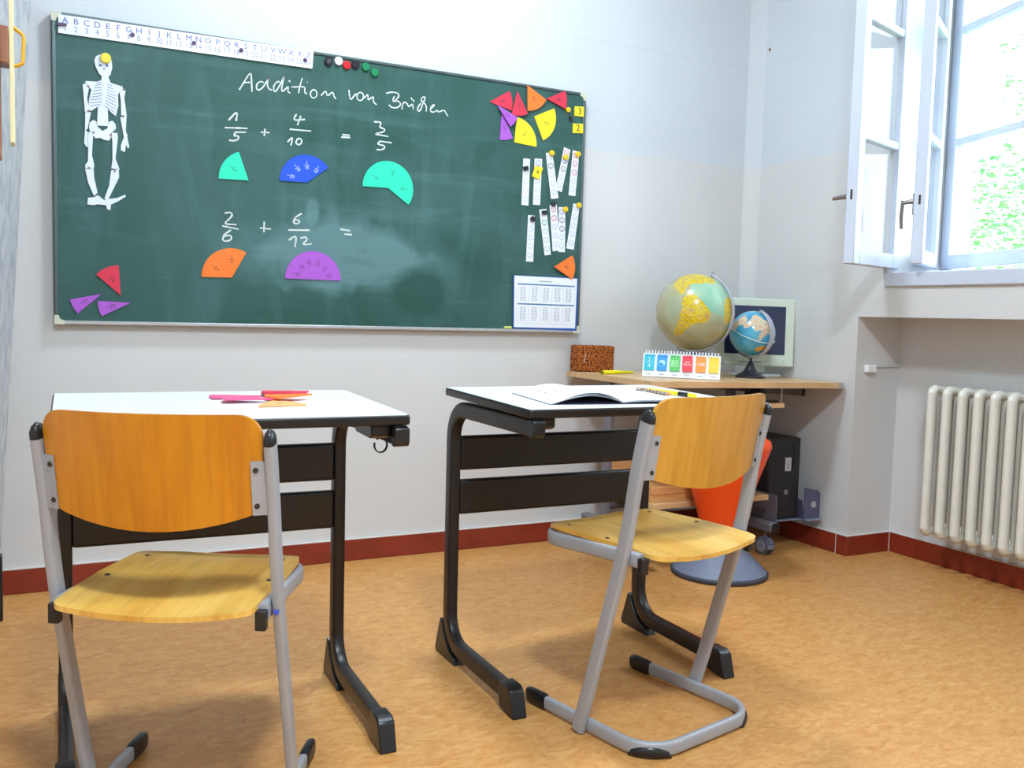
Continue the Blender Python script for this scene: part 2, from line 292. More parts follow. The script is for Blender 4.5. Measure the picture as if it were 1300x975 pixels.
def floor_mat():
    m = bpy.data.materials.new('linoleum'); m.use_nodes = True; nt = m.node_tree; b = nt.nodes['Principled BSDF']
    tc = nt.nodes.new('ShaderNodeTexCoord')
    def noise(scale, st, det, dist=0.0):
        mp = nt.nodes.new('ShaderNodeMapping'); mp.inputs['Scale'].default_value = st; nt.links.new(tc.outputs['Object'], mp.inputs['Vector'])
        n = nt.nodes.new('ShaderNodeTexNoise'); n.inputs['Scale'].default_value = scale; n.inputs['Detail'].default_value = det; n.inputs['Distortion'].default_value = dist
        nt.links.new(mp.outputs['Vector'], n.inputs['Vector']); return n
    a = noise(22, (1, 2.0, 1), 9, 1.2); r = nt.nodes.new('ShaderNodeValToRGB'); nt.links.new(a.outputs['Fac'], r.inputs['Fac'])
    e = r.color_ramp.elements; e[0].position = 0.25; e[0].color = lin(190, 127, 63); e[1].position = 0.75; e[1].color = lin(215, 165, 104)
    q = e.new(0.5); q.color = lin(204, 148, 84)
    c = noise(85, (1, 2.2, 1), 5, 1.6); r2_ = nt.nodes.new('ShaderNodeValToRGB'); nt.links.new(c.outputs['Fac'], r2_.inputs['Fac'])
    r2_.color_ramp.elements[0].position = 0.3; r2_.color_ramp.elements[0].color = (0.88, 0.85, 0.82, 1); r2_.color_ramp.elements[1].position = 0.62; r2_.color_ramp.elements[1].color = (1, 1, 1, 1)
    l = noise(48, (1, 3.2, 1), 4, 2.2); r3 = nt.nodes.new('ShaderNodeValToRGB'); nt.links.new(l.outputs['Fac'], r3.inputs['Fac'])
    r3.color_ramp.elements[0].position = 0.64; r3.color_ramp.elements[0].color = (0, 0, 0, 1); r3.color_ramp.elements[1].position = 0.76; r3.color_ramp.elements[1].color = (0.75, 0.75, 0.75, 1)
    mu = nt.nodes.new('ShaderNodeMix'); mu.data_type = 'RGBA'; mu.blend_type = 'MULTIPLY'; mu.inputs['Factor'].default_value = 1
    nt.links.new(r.outputs['Color'], mu.inputs['A']); nt.links.new(r2_.outputs['Color'], mu.inputs['B'])
    mx = nt.nodes.new('ShaderNodeMix'); mx.data_type = 'RGBA'; nt.links.new(r3.outputs['Color'], mx.inputs['Factor']); nt.links.new(mu.outputs['Result'], mx.inputs['A']); mx.inputs['B'].default_value = lin(226, 186, 128)
    nt.links.new(mx.outputs['Result'], b.inputs['Base Color']); b.inputs['Roughness'].default_value = 0.42; b.inputs['Specular IOR Level'].default_value = 0.4
    return m
def wood_mat(name, c1, c2, c3, rough=0.35, scale=3.0, st=(6, 1, 1), coat=0.3):
    m = bpy.data.materials.new(name); m.use_nodes = True; nt = m.node_tree; b = nt.nodes['Principled BSDF']
    tc = nt.nodes.new('ShaderNodeTexCoord'); mp = nt.nodes.new('ShaderNodeMapping'); mp.inputs['Scale'].default_value = st; nt.links.new(tc.outputs['Object'], mp.inputs['Vector'])
    n = nt.nodes.new('ShaderNodeTexNoise'); n.inputs['Scale'].default_value = scale; n.inputs['Detail'].default_value = 6; n.inputs['Distortion'].default_value = 0.9; nt.links.new(mp.outputs['Vector'], n.inputs['Vector'])
    r = nt.nodes.new('ShaderNodeValToRGB'); nt.links.new(n.outputs['Fac'], r.inputs['Fac']); e = r.color_ramp.elements
    e[0].position = 0.32; e[0].color = c1; e[1].position = 0.68; e[1].color = c3; q = e.new(0.47); q.color = c2
    f = nt.nodes.new('ShaderNodeTexNoise'); f.inputs['Scale'].default_value = 90; f.inputs['Detail'].default_value = 3
    m2 = nt.nodes.new('ShaderNodeMapping'); m2.inputs['Scale'].default_value = tuple(1.0 if s > 2 else 0.08 for s in st); nt.links.new(tc.outputs['Object'], m2.inputs['Vector']); nt.links.new(m2.outputs['Vector'], f.inputs['Vector'])
    fr = nt.nodes.new('ShaderNodeValToRGB'); fr.color_ramp.elements[0].position = 0.35; fr.color_ramp.elements[0].color = (0.88, 0.86, 0.82, 1); fr.color_ramp.elements[1].position = 0.55; nt.links.new(f.outputs['Fac'], fr.inputs['Fac'])
    mu = nt.nodes.new('ShaderNodeMix'); mu.data_type = 'RGBA'; mu.blend_type = 'MULTIPLY'; mu.inputs['Factor'].default_value = 1
    nt.links.new(r.outputs['Color'], mu.inputs['A']); nt.links.new(fr.outputs['Color'], mu.inputs['B']); nt.links.new(mu.outputs['Result'], b.inputs['Base Color'])
    b.inputs['Roughness'].default_value = rough; b.inputs['Coat Weight'].default_value = coat; b.inputs['Coat Roughness'].default_value = 0.2
    return m
def board_mat():
    m = bpy.data.materials.new('chalkboard_green'); m.use_nodes = True; nt = m.node_tree; b = nt.nodes['Principled BSDF']
    tc = nt.nodes.new('ShaderNodeTexCoord')
    def noise(scale, st, det, dist, rot=0.0, loc=(0, 0, 0)):
        mp = nt.nodes.new('ShaderNodeMapping'); mp.inputs['Scale'].default_value = st; mp.inputs['Rotation'].default_value = (0, rot, 0); mp.inputs['Location'].default_value = loc; nt.links.new(tc.outputs['Object'], mp.inputs['Vector'])
        n = nt.nodes.new('ShaderNodeTexNoise'); n.inputs['Scale'].default_value = scale; n.inputs['Detail'].default_value = det; n.inputs['Distortion'].default_value = dist; nt.links.new(mp.outputs['Vector'], n.inputs['Vector']); return n
    def ramp(n, a, c, lo=0.0, hi=1.0):
        r = nt.nodes.new('ShaderNodeMapRange'); r.inputs['From Min'].default_value = a; r.inputs['From Max'].default_value = c; r.inputs['To Min'].default_value = lo; r.inputs['To Max'].default_value = hi; nt.links.new(n, r.inputs['Value']); return r.outputs[0]
    def math_(op, a, c):
        q = nt.nodes.new('ShaderNodeMath'); q.operation = op
        for i, s in enumerate((a, c)):
            if isinstance(s, (int, float)): q.inputs[i].default_value = s
            else: nt.links.new(s, q.inputs[i])
        return q.outputs[0]
    def blob(cx, cz, rx, rz, soft=0.5):
        mp = nt.nodes.new('ShaderNodeMapping'); mp.vector_type = 'TEXTURE'; mp.inputs['Location'].default_value = (cx, 0, cz); mp.inputs['Scale'].default_value = (rx, 1000, rz); nt.links.new(tc.outputs['Object'], mp.inputs['Vector'])
        vl = nt.nodes.new('ShaderNodeVectorMath'); vl.operation = 'LENGTH'; nt.links.new(mp.outputs['Vector'], vl.inputs[0])
        wob = noise(7, (1, 1, 1), 4, 0.5); d = math_('ADD', vl.outputs['Value'], ramp(wob.outputs['Fac'], 0.2, 0.8, -0.25, 0.25)); return ramp(d, 1.0, 1.0 - soft)
    base = ramp(noise(1.7, (1, 1, 1.2), 6, 0.6).outputs['Fac'], 0.30, 0.75, 0.02, 0.30)
    wipe = ramp(noise(3.0, (3.0, 1, 0.7), 5, 0.9, 0.15).outputs['Fac'], 0.48, 0.74, 0.0, 0.16)
    arcs = ramp(noise(2.4, (0.7, 1, 5.5), 5, 1.0, -0.35).outputs['Fac'], 0.54, 0.72, 0.0, 0.16)
    s1 = math_('MULTIPLY', blob(0.97, 1.17, 0.36, 0.155, 0.35), ramp(noise(4, (1, 1, 5), 5, 0.7, -0.12).outputs['Fac'], 0.3, 0.7, 0.36, 0.85))
    s2 = math_('MULTIPLY', blob(0.66, 1.17, 0.20, 0.13, 0.6), 0.22)
    s3 = math_('MULTIPLY', blob(1.30, 1.10, 0.16, 0.20, 0.6), 0.22)
    s4 = math_('MULTIPLY', blob(0.85, 1.32, 0.03, 0.06, 0.5), 0.42)
    dk = math_('MULTIPLY', blob(1.28, 1.04, 0.15, 0.13, 0.4), 0.85)
    t = math_('ADD', math_('ADD', base, wipe), math_('ADD', arcs, math_('MAXIMUM', s1, s2)))
    t = math_('ADD', t, math_('MAXIMUM', s3, s4)); t = math_('MULTIPLY', t, math_('SUBTRACT', 1.0, dk)); t = math_('MINIMUM', t, 0.8)
    mx = nt.nodes.new('ShaderNodeMix'); mx.data_type = 'RGBA'; nt.links.new(t, mx.inputs['Factor']); mx.inputs['A'].default_value = lin(24, 72, 62); mx.inputs['B'].default_value = lin(100, 138, 142)
    nt.links.new(mx.outputs['Result'], b.inputs['Base Color']); b.inputs['Roughness'].default_value = 0.52; b.inputs['Specular IOR Level'].default_value = 0.35
    return m
M_WALL = wall_mat(); M_FLOOR = floor_mat(); M_BOARD = board_mat()
M_SEAT = wood_mat('beech_ply_seat', lin(210, 152, 58), lin(224, 172, 78), lin(233, 188, 98), 0.3, 2.2, (5, 1, 1), 0.4)
M_BACK = wood_mat('beech_ply_back', lin(188, 110, 6), lin(203, 127, 14), lin(213, 141, 26), 0.32, 2.2, (5, 1, 1), 0.35)
M_BACK2 = wood_mat('beech_ply_back_pale', lin(188, 128, 34), lin(202, 144, 48), lin(212, 158, 64), 0.3, 2.2, (5, 1, 1), 0.4)
M_PLYEDGE = mat('ply_edge', lin(222, 176, 98), 0.5, var=0.2, scale=60, stretch=(1, 1, 12))
M_DESKWOOD = wood_mat('beech_laminate', lin(206, 164, 116), lin(216, 176, 128), lin(222, 186, 140), 0.4, 2.5, (1, 7, 1), 0.15)
M_PLANK = wood_mat('pine_board', lin(204, 142, 84), lin(218, 160, 100), lin(230, 178, 120), 0.5, 3, (1, 8, 8), 0.0)
M_GREYMET = mat('grey_powder_coat', lin(164, 167, 174), 0.4, 0.15, var=0.06, scale=8)
M_BLACKMET = mat('dark_brown_steel', lin(27, 23, 23), 0.36, 0.1, var=0.12, scale=12)
M_BLACKPL = mat('black_plastic', lin(26, 26, 29), 0.32, var=0.15, scale=30)
M_SCREW = mat('dark_screw', lin(78, 72, 66), 0.4, 0.7, var=0.2, scale=200)
M_ALU = mat('aluminium', lin(196, 198, 200), 0.35, 0.8, var=0.08, scale=30, stretch=(1, 1, 1))
M_ALUDARK = mat('grey_green_anodised', lin(86, 102, 104), 0.4, 0.4, var=0.1, scale=30)
M_CREAM = mat('cream_plastic', lin(206, 208, 188), 0.5, var=0.05, scale=40)
M_WHITEPAINT = mat('white_gloss_paint', lin(236, 238, 240), 0.3, var=0.04, scale=6)
M_WINPAINT = mat('window_paint', lin(202, 210, 226), 0.35, var=0.04, scale=6)
M_RAD = mat('cream_radiator_paint', lin(226, 224, 214), 0.33, var=0.05, scale=10)
M_RADRUST = mat('yellowed_radiator_paint', lin(206, 150, 96), 0.5, var=0.3, scale=60)
M_BASE = mat('oxide_red_gloss', lin(142, 50, 32), 0.36, var=0.22, scale=7, stretch=(1, 1, 2))
M_CAULK = mat('white_caulk', lin(214, 204, 198), 0.7, var=0.1, scale=40)
M_TABLETOP = mat('white_laminate', lin(232, 238, 240), 0.28, var=0.02, scale=9)
M_GLASS = bpy.data.materials.new('window_glass'); M_GLASS.use_nodes = True
_nt = M_GLASS.node_tree; _nt.nodes.remove(_nt.nodes['Principled BSDF'])
_tr = _nt.nodes.new('ShaderNodeBsdfTransparent'); _gl = _nt.nodes.new('ShaderNodeBsdfGlossy'); _gl.inputs['Roughness'].default_value = 0.02; _lw = _nt.nodes.new('ShaderNodeLayerWeight'); _lw.inputs['Blend'].default_value = 0.5; _fr = _nt.nodes.new('ShaderNodeMapRange'); _fr.inputs['From Min'].default_value = 0.55; _fr.inputs['To Min'].default_value = 0.02; _fr.inputs['To Max'].default_value = 0.35; _nt.links.new(_lw.outputs['Facing'], _fr.inputs['Value'])
_mx = _nt.nodes.new('ShaderNodeMixShader'); _nt.links.new(_fr.outputs[0], _mx.inputs[0]); _nt.links.new(_tr.outputs[0], _mx.inputs[1]); _nt.links.new(_gl.outputs[0], _mx.inputs[2])
_tr.inputs['Color'].default_value = (0.97, 0.98, 0.98, 1); _nt.links.new(_mx.outputs[0], _nt.nodes['Material Output'].inputs['Surface'])
M_CHALK = mat('white_chalk', lin(222, 230, 226), 0.9, var=0.25, scale=160)
M_PAPER = mat('white_paper', lin(232, 236, 242), 0.7, var=0.02, scale=20)
M_INK = mat('grey_ink', lin(120, 124, 140), 0.8); M_BLUEINK = mat('blue_ink', lin(84, 102, 176), 0.8); M_DARKINK = mat('dark_ink', lin(58, 48, 62), 0.8)
M_WHITEINK = mat('white_ink', lin(224, 230, 244), 0.8)

# ------------------------------------------------------------------ the setting
XR, YN, DN, ZN = 2.943, -0.675, 0.25, 0.994      # right wall, radiator niche start / depth / top
ZS, YW0, YW1, XO, ZW = 1.113, -0.805, -2.05, 3.42, 2.72  # sill underside, window reveal, outer wall face, window head
YF = -5.2; XL = -1.7
def S(o): return tag(o, kind='structure')
S(G().box((XL - 0.2, YF - 0.2, -0.12), (XO, 0.2, 0)).build('floor', M_FLOOR))
S(G().box((XL - 0.2, YF - 0.2, CEIL), (XO, 0.2, CEIL + 0.12)).build('ceiling', mat('ceiling_paint', lin(236, 238, 240), 0.85, var=0.03, scale=3)))
S(G().box((XL - 0.2, 0, 0), (XO, 0.2, CEIL)).build('wall_back', M_WALL))
S(G().box((XL - 0.2, YF - 0.2, 0), (XO, YF, CEIL)).build('wall_front', M_WALL))
S(G().box((XL - 0.2, YF, 0), (XL, 0, CEIL)).build('wall_left', M_WALL))
g = G()
g.box((XR, YN, 0), (XO, 0, CEIL)); g.box((XR, YW0, ZN), (XO, YN, CEIL))
g.box((XR, YW1, ZN), (XO, YW0, ZS)); g.box((XR, YW1, ZW), (XO, YW0, CEIL))
g.box((XR + DN, -2.15, 0), (XO, YN, ZN)); g.box((XR, YW1 - 0.10, ZN), (XO, YW1, CEIL)); 
YA, YB_, = -3.25, -4.5           # a second window, beside the camera
g.box((XR, YA, 0), (XO, -2.15, CEIL)); g.box((XR, YB_, 0), (XO, YA, ZS)); g.box((XR, YB_, ZW), (XO, YA, CEIL)); g.box((XR, YF, 0), (XO, YB_, CEIL))
S(g.build('wall_right', M_WALL, smooth=False))
# softly rounded plaster corner
S(G().prism([(XR, 0), (XR - 0.055, 0), (XR - 0.04, -0.008), (XR - 0.012, -0.03), (XR, -0.055)], 0, CEIL).build('trim_1', M_WALL, ang=60))
# baseboards with a caulk line
def baseboard(name, poly, caulk, joints=()):
    o = S(G().prism(poly, 0, 0.083).build(name, M_BASE, bevel=0.003))
    G().prism(caulk, 0.083, 0.0855).build('caulk_line', M_CAULK, o)
    for lo, hi in joints: G().box(lo, hi).build('joint', M_CAULK, o)
t = 0.015
baseboard('baseboard_back', [(XL, 0), (XR, 0), (XR, -t), (XL, -t)], [(XL, 0), (XR, 0), (XR, -t - 0.001), (XL, -t - 0.001)])
baseboard('baseboard_right', [(XR, -t), (XR - t, -t), (XR - t, YN - t), (XR, YN - t)], [(XR, -t), (XR - t - 0.001, -t), (XR - t - 0.001, YN - t), (XR, YN - t)], [((XR - t - 0.0008, -0.634, 0), (XR - t, -0.630, 0.083))])
baseboard('trim_2', [(XR, YN), (XR + DN, YN), (XR + DN, YN - t), (XR, YN - t)], [(XR, YN), (XR + DN, YN), (XR + DN, YN - t - 0.001), (XR, YN - t - 0.001)])
baseboard('trim_3', [(XR + DN, YN - t), (XR + DN, -2.15), (XR + DN - t, -2.15), (XR + DN - t, YN - t)], [(XR + DN, YN - t), (XR + DN, -2.15), (XR + DN - t - 0.001, -2.15), (XR + DN - t - 0.001, YN - t)], [((XR + DN - t - 0.002, YN - t - 0.003, 0), (XR + DN - t, YN - t, 0.083))])

# windows
def leaf(parent, hinge, ang, width, z0, z1, name='sash', muntins=(), sw=0.05, dp=0.042, handle=True, hz=1.45, lever=True):
    """casement leaf: runs from the hinge along direction ang (radians), glass set between bars"""
    M = Matrix.Translation((hinge[0], hinge[1], 0)) @ Matrix.Rotation(ang, 4, 'Z')
    g = G(); h = dp / 2
    g.box((0, -h, z0), (sw, h, z1), M); g.box((width - sw, -h, z0), (width, h, z1), M); g.box((sw, -h, z0), (width - sw, h, z0 + 0.055), M); g.box((sw, -h, z1 - sw), (width - sw, h, z1), M)
    zz = [z0 + 0.055] + list(muntins) + [z1 - sw]
    for q in muntins: g.box((sw, -h * 0.8, q - 0.014), (width - sw, h * 0.8, q + 0.014), M)
    o = g.build(name, M_WINPAINT, parent, bevel=0.004)
    for i in range(len(zz) - 1):
        a = zz[i] + (0.014 if i else 0); b = zz[i + 1] - (0.014 if i < len(zz) - 2 else 0)
        G().box((sw, -0.002, a), (width - sw, 0.002, b), M).build('pane', M_GLASS, o, smooth=False)
    if handle:
        G().box((width - 0.0005, -0.004, hz - 0.014), (width + 0.0008, 0.004, hz + 0.022), M).build('latch_slot', M_SCREW, o, smooth=False)
        for sgn in (1,):
            q = G(); q.box((width - 0.034, -h - 0.006, hz - 0.05), (width - 0.014, -h, hz + 0.03), M)
            q.tube([M @ Vector(p) for p in ((width - 0.024, -h, hz), (width - 0.024, -h - 0.02, hz), (width - 0.024, -h - (0.045 if lever else 0.062), hz - 0.004))], [0.011, 0.009, 0.007], [0.011, 0.009, 0.007])
            if not lever: q.lathe([(0.016, 0), (0.014, 0.014), (0.009, 0.016)], n=16, M=Matrix.Rotation(math.atan2(1, 0), 4, 'X'), c=M @ Vector((width - 0.024, -h, hz)))
            if lever: q.tube([M @ Vector(p) for p in ((width - 0.024, -h - 0.042, hz + 0.006), (width - 0.03, -h - 0.046, hz - 0.05), (width - 0.036, -h - 0.044, hz - 0.10))], 0.007, [0.008, 0.007, 0.005])
            q.build('sash_handle', mat('worn_brass_grey', lin(150, 142, 136), 0.35, 0.7, var=0.2, scale=60), o)
    return o
def window(name, y0, y1, main):
    w = bpy.data.objects.new(name, None); COL.objects.link(w); w['kind'] = 'structure'
    x = XO - 0.10; g = G()
    g.box((x - 0.04, y0 - 0.03, ZS + 0.05), (x + 0.04, y0, ZW)); g.box((x - 0.04, y1, ZS + 0.05), (x + 0.04, y1 + 0.03, ZW)); g.box((x - 0.04, y1 + 0.03, ZW - 0.04), (x + 0.04, y0 - 0.03, ZW)); g.box((x - 0.04, y1 + 0.03, ZS + 0.05), (x + 0.04, y0 - 0.03, ZS + 0.075))
    g.build('window_frame', M_WINPAINT, w, bevel=0.004)
    G().box((XR - 0.012, y1 + 0.002, ZS), (XO, y0 - 0.002, ZS + 0.057)).build('window_sill', M_WINPAINT, w, bevel=0.005)
    return w
w1 = window('window_1', YW0, YW1, True)
a = math.atan2(-0.95, -0.31)
leaf(w1, (3.262, -0.815), -pi / 2 - radians(17), 0.66, 1.196, 2.66, muntins=(1.70, 2.14), sw=0.052, handle=False)
leaf(w1, (2.995, -0.79), math.atan2(-0.115, -0.372), 0.39, 1.186, 2.66, muntins=(1.66, 2.09), sw=0.05, hz=1.435, lever=False)
leaf(w1, (3.185, -0.815), math.atan2(-0.165, -0.29), 0.335, 1.196, 2.66, muntins=(1.68, 2.11), sw=0.045, hz=1.43)
leaf(w1, (3.30, YW1 + 0.03), pi / 2, 0.56, 1.196, 2.66, muntins=(1.70, 2.14), handle=False)
w2 = window('window_2', YA, YB_, False)
leaf(w2, (3.31, YA - 0.03), -pi / 2, 0.59, 1.19, 2.66, muntins=(1.70, 2.14), handle=False)
leaf(w2, (3.31, YB_ + 0.03), pi / 2, 0.59, 1.19, 2.66, muntins=(1.70, 2.14), handle=False)

# ceiling lamps (the room's own light)
for i, (lx, ly, lz, lw) in enumerate(LAMPS):
    l = thing('ceiling_lamp', 'round white ceiling lamp above the desks' if i == 0 else 'round white ceiling lamp near the rear wall', 'lamp', (lx, ly, lz))
    G().lathe([(0.06, 0.08), (0.06, 0.0), (0.205, -0.02), (0.22, -0.04), (0.22, -0.075), (0.20, -0.075), (0.20, -0.06)], n=40).build('lamp_housing', M_WHITEPAINT, l)
    G().lathe([(0.199, -0.06), (0.199, -0.072), (0.15, -0.078), (0.02, -0.08)], n=40).build('lamp_diffuser', mat('lit_opal_glass', lin(250, 250, 250), 0.4, emit=((0.9, 0.96, 1.0, 1), 30.0)), l)

# outside: lawn and trees in full light
S(G().box((XO + 0.02, -14, -1.3), (26, 14, -1.0)).build('ground', mat('lawn', lin(120, 160, 80), 0.9, var=0.3, scale=3)))
M_LEAF = mat('leaf_green', lin(76, 158, 80), 0.5, col2=lin(126, 188, 108), scale=3)
def tree(cx, cy, cz, r, n, label, h):
    t = thing('tree', label, 'tree', (cx, cy, -1.0))
    G().tube([(0, 0, -0.02), (0.05, 0.03, h * 0.5), (0, 0, h)], [0.16, 0.12, 0.05], [0.16, 0.12, 0.05]).build('trunk', mat('bark', lin(110, 90, 70), 0.9, var=0.4, scale=12), t)
    g = G()
    for k in range(n):
        d = Vector((random.gauss(0, 1), random.gauss(0, 1), random.gauss(0, 1))).normalized() * r * random.random() ** 0.4
        if sin(d.x * 3.1 + 1) + sin(d.y * 2.7) + sin(d.z * 3.3 + 2) < -0.1: continue
        c = d + Vector((0, 0, cz + 1.0)); q = Matrix.Rotation(random.random() * 6, 3, 'Z') @ Matrix.Rotation(random.random() * 3, 3, 'X'); s = random.uniform(0.035, 0.075)
        pts = [c + q @ Vector(p) for p in ((-s, 0, 0), (0, s * 0.5, s * 0.12), (s, 0, 0), (0, -s * 0.5, s * 0.12))]
        g.add(pts, [(0, 1, 2, 3)])
    o = g.build('foliage', M_LEAF, t, smooth=False); o['kind'] = 'stuff'
tree(10.6, 3.55, 2.35, 1.25, 4200, 'leafy green tree seen low through the open window', 2.4)
tree(12.6, 4.8, 4.6, 0.9, 1000, 'taller pale green tree seen high through the open window', 4.4)
# ------------------------------------------------------------------ the chalkboard and everything hanging on it
YBD = -0.030                                     # writing surface
BX0, BX1, BZ0, BZ1 = 0.0, 2.0, 0.895, 1.895
bd = thing('chalkboard', 'wide green wall chalkboard with handwritten fraction sums and coloured magnets', 'chalkboard', (0, 0, 0))
G().box((BX0 + 0.006, YBD, BZ0 + 0.006), (BX1 - 0.006, -0.004, BZ1 - 0.006)).build('writing_surface', M_BOARD, bd, smooth=False)
fb = 0.013
G().box((BX0 + 0.028, YBD - 0.004, BZ0), (BX1 - 0.028, -0.006, BZ0 + fb)).build('frame_rail', M_ALU, bd, bevel=0.002)
G().box((BX0 + 0.028, YBD - 0.004, BZ1 - fb * 0.8), (BX1 - 0.028, -0.006, BZ1)).build('frame_rail', M_ALUDARK, bd, bevel=0.002)
G().box((BX0, YBD - 0.004, BZ0 + 0.028), (BX0 + fb, -0.006, BZ1 - 0.028)).build('frame_rail', M_ALUDARK, bd, bevel=0.003)
G().box((BX1 - fb, YBD - 0.004, BZ0 + 0.028), (BX1, -0.006, BZ1 - 0.028)).build('frame_rail', M_ALUDARK, bd, bevel=0.003)
for cx, cz, sx, sz in ((BX0, BZ0, 1, 1), (BX1, BZ0, -1, 1), (BX0, BZ1, 1, -1), (BX1, BZ1, -1, -1)):
    P = [(cx, cz), (cx + sx * 0.030, cz), (cx + sx * 0.030, cz + sz * 0.013), (cx + sx * 0.020, cz + sz * 0.016), (cx + sx * 0.016, cz + sz * 0.020), (cx + sx * 0.013, cz + sz * 0.030), (cx, cz + sz * 0.030)]
    G().prism(P, 0.005, 0.0355, Matrix.Rotation(pi / 2, 4, 'X')).build('corner_cap', M_CREAM, bd)
def chalk(name, strokes, w=0.0042):
    g = G(); rnd = random.Random(name)
    for s in strokes:
        P = [Vector((x, z)) for x, z in s]
        # smooth the hand-drawn stroke
        for _ in range(2):
            if len(P) > 2:
                Q = [P[0]]
                for i in range(len(P) - 1): Q += [P[i] * 0.75 + P[i + 1] * 0.25, P[i] * 0.25 + P[i + 1] * 0.75]
                P = Q + [P[-1]]
        n = len(P); v = []
        for i, p in enumerate(P):
            t = (P[min(n - 1, i + 1)] - P[max(0, i - 1)]); t = t.normalized() if t.length > 1e-6 else Vector((1, 0)); nn = Vector((-t.y, t.x)); ww = w * rnd.uniform(0.36, 0.58)
            v += [(p.x + nn.x * ww, YBD - 0.0007, p.y + nn.y * ww), (p.x - nn.x * ww, YBD - 0.0007, p.y - nn.y * ww)]
        g.add(v, [(2 * i, 2 * i + 1, 2 * i + 3, 2 * i + 2) for i in range(n - 1)])
    return g.build(name, M_CHALK, bd, smooth=False)
for k, nm, lb in (('title_a', 'chalk_word', 'handwritten chalk word Addition'), ('title_b', 'chalk_word', 'handwritten chalk word von'), ('title_c', 'chalk_word', 'handwritten chalk word Brüchen'),
                  ('one_fifth', 'chalk_fraction', 'chalk fraction one fifth'), ('plus_1', 'chalk_plus', 'chalk plus sign of the upper sum'), ('four_tenths', 'chalk_fraction', 'chalk fraction four tenths'), ('equals_1', 'chalk_equals', 'chalk equals sign of the upper sum'), ('three_fifths', 'chalk_fraction', 'chalk fraction three fifths'),
                  ('two_sixths', 'chalk_fraction', 'chalk fraction two sixths'), ('plus_2', 'chalk_plus', 'chalk plus sign of the lower sum'), ('six_twelfths', 'chalk_fraction', 'chalk fraction six twelfths'), ('equals_2', 'chalk_equals', 'chalk equals sign of the lower sum')):
    chalk(nm, DATA['writing'][k], 0.0048 if k.startswith('title') else 0.0056)['label'] = lb
ROTX = (pi / 2, 0, 0)
def cen(P): return (sum(p[0] for p in P) / len(P), sum(p[1] for p in P) / len(P))
def plate(name, P, t, m, y0=YBD, parent=None, bevel=0.0):
    """flat piece hung on the board: outline P in (x, z), thickness t towards the room"""
    c = cen(P); g = G().prism([(x - c[0], z - c[1]) for x, z in P], 0, t)
    o = g.build(name, m, None, smooth=False, bevel=bevel); o.location = (c[0], y0, c[1]); o.rotation_euler = ROTX
    if parent: o.parent = parent; o.matrix_parent_inverse = Matrix.Identity(4)
    return o
def lerp2(P, u, v):
    """point in a quad TL,TR,BR,BL, u to the right, v downwards"""
    a = (P[0][0] + (P[1][0] - P[0][0]) * u, P[0][1] + (P[1][1] - P[0][1]) * u); b = (P[3][0] + (P[2][0] - P[3][0]) * u, P[3][1] + (P[2][1] - P[3][1]) * u)
    return (a[0] + (b[0] - a[0]) * v, a[1] + (b[1] - a[1]) * v)
# fraction sectors
FRM = {}
def frac_mesh(d, m):
    """printed 1/d: numerator, bar, denominator"""
    k = (d, m.name)
    if k not in FRM:
        g = G(); s = 0.0145
        add_text(g, '1', s, Matrix.Translation((0, 0.0085, 0))); add_text(g, str(d), s, Matrix.Translation((0, -0.009, 0))); g.box((-0.0085, -0.0008, -0.00005), (0.0085, 0.0008, 0.00005))
        o = g.build('fraction_print', m, None, smooth=False); FRM[k] = o.data; bpy.data.objects.remove(o)
    return FRM[k]
C_CYAN = mat('turquoise_foam', lin(34, 222, 178), 0.55, var=0.05); C_BLUE = mat('blue_foam', lin(14, 78, 208), 0.5, var=0.05); C_OR = mat('orange_foam', lin(246, 122, 38), 0.55, var=0.05)
C_PUR = mat('violet_foam', lin(170, 88, 202), 0.55, var=0.05); C_RED = mat('crimson_foam', lin(214, 46, 74), 0.55, var=0.05); C_YEL = mat('yellow_foam', lin(238, 222, 34), 0.55, var=0.05); C_PINK = mat('pink_foam', lin(236, 92, 140), 0.55, var=0.05)
def sector(A, R, mid, span, d, m, label, y0=YBD, group=None, ink=M_DARKINK, t=0.004):
    h = span / 2 - 0.12
    P = [(0, 0)] + arc((0, 0), R, -h, h, max(6, int(span / 5)))
    o = G().prism(P, 0, t).build('fraction_magnet', m, None, smooth=False)
    o.location = (A[0], y0, A[1]); o.rotation_euler = (pi / 2, -radians(mid), 0)
    tag(o, label, 'fraction magnet', group)
    f = bpy.data.objects.new('fraction_print', frac_mesh(d, ink)); COL.objects.link(f); f.parent = o; f.location = (R * 0.62, 0, t + 0.0003); f.rotation_euler = (0, 0, -pi / 2)
    return o
SEC = {k: (A, p1, p2, n) for k, A, p1, p2, n in DATA['sectors']}
angle = lambda A, p: math.degrees(math.atan2(p[1] - A[1], p[0] - A[0]))
dist = lambda A, p: math.hypot(p[1] - A[1], p[0] - A[0])
def single(k, span, d, m, label, y0=YBD):
    A, p1, p2, n = SEC[k]; a1, a2 = angle(A, p1), angle(A, p2); mid = math.degrees(math.atan2(sin(radians(a1)) + sin(radians(a2)), cos(radians(a1)) + cos(radians(a2))))
    return sector(A, (dist(A, p1) + dist(A, p2)) / 2, mid, span, d, m, label, y0, 'fraction magnets on the chalkboard')
def multi(k, span, d, m, labels, ink=M_DARKINK):
    A, p1, p2, n = SEC[k]; R = (dist(A, p1) + dist(A, p2)) / 2; a1 = angle(A, p1); a1 += 360 if a1 < 0 else 0
    for i in range(n): sector(A, R, a1 - span * (i + 0.5), span, d, m, labels[i], YBD, 'fraction magnets on the chalkboard', ink)
single('cyan', 72, 5, C_CYAN, 'single turquoise one fifth magnet under the chalk fraction one fifth')
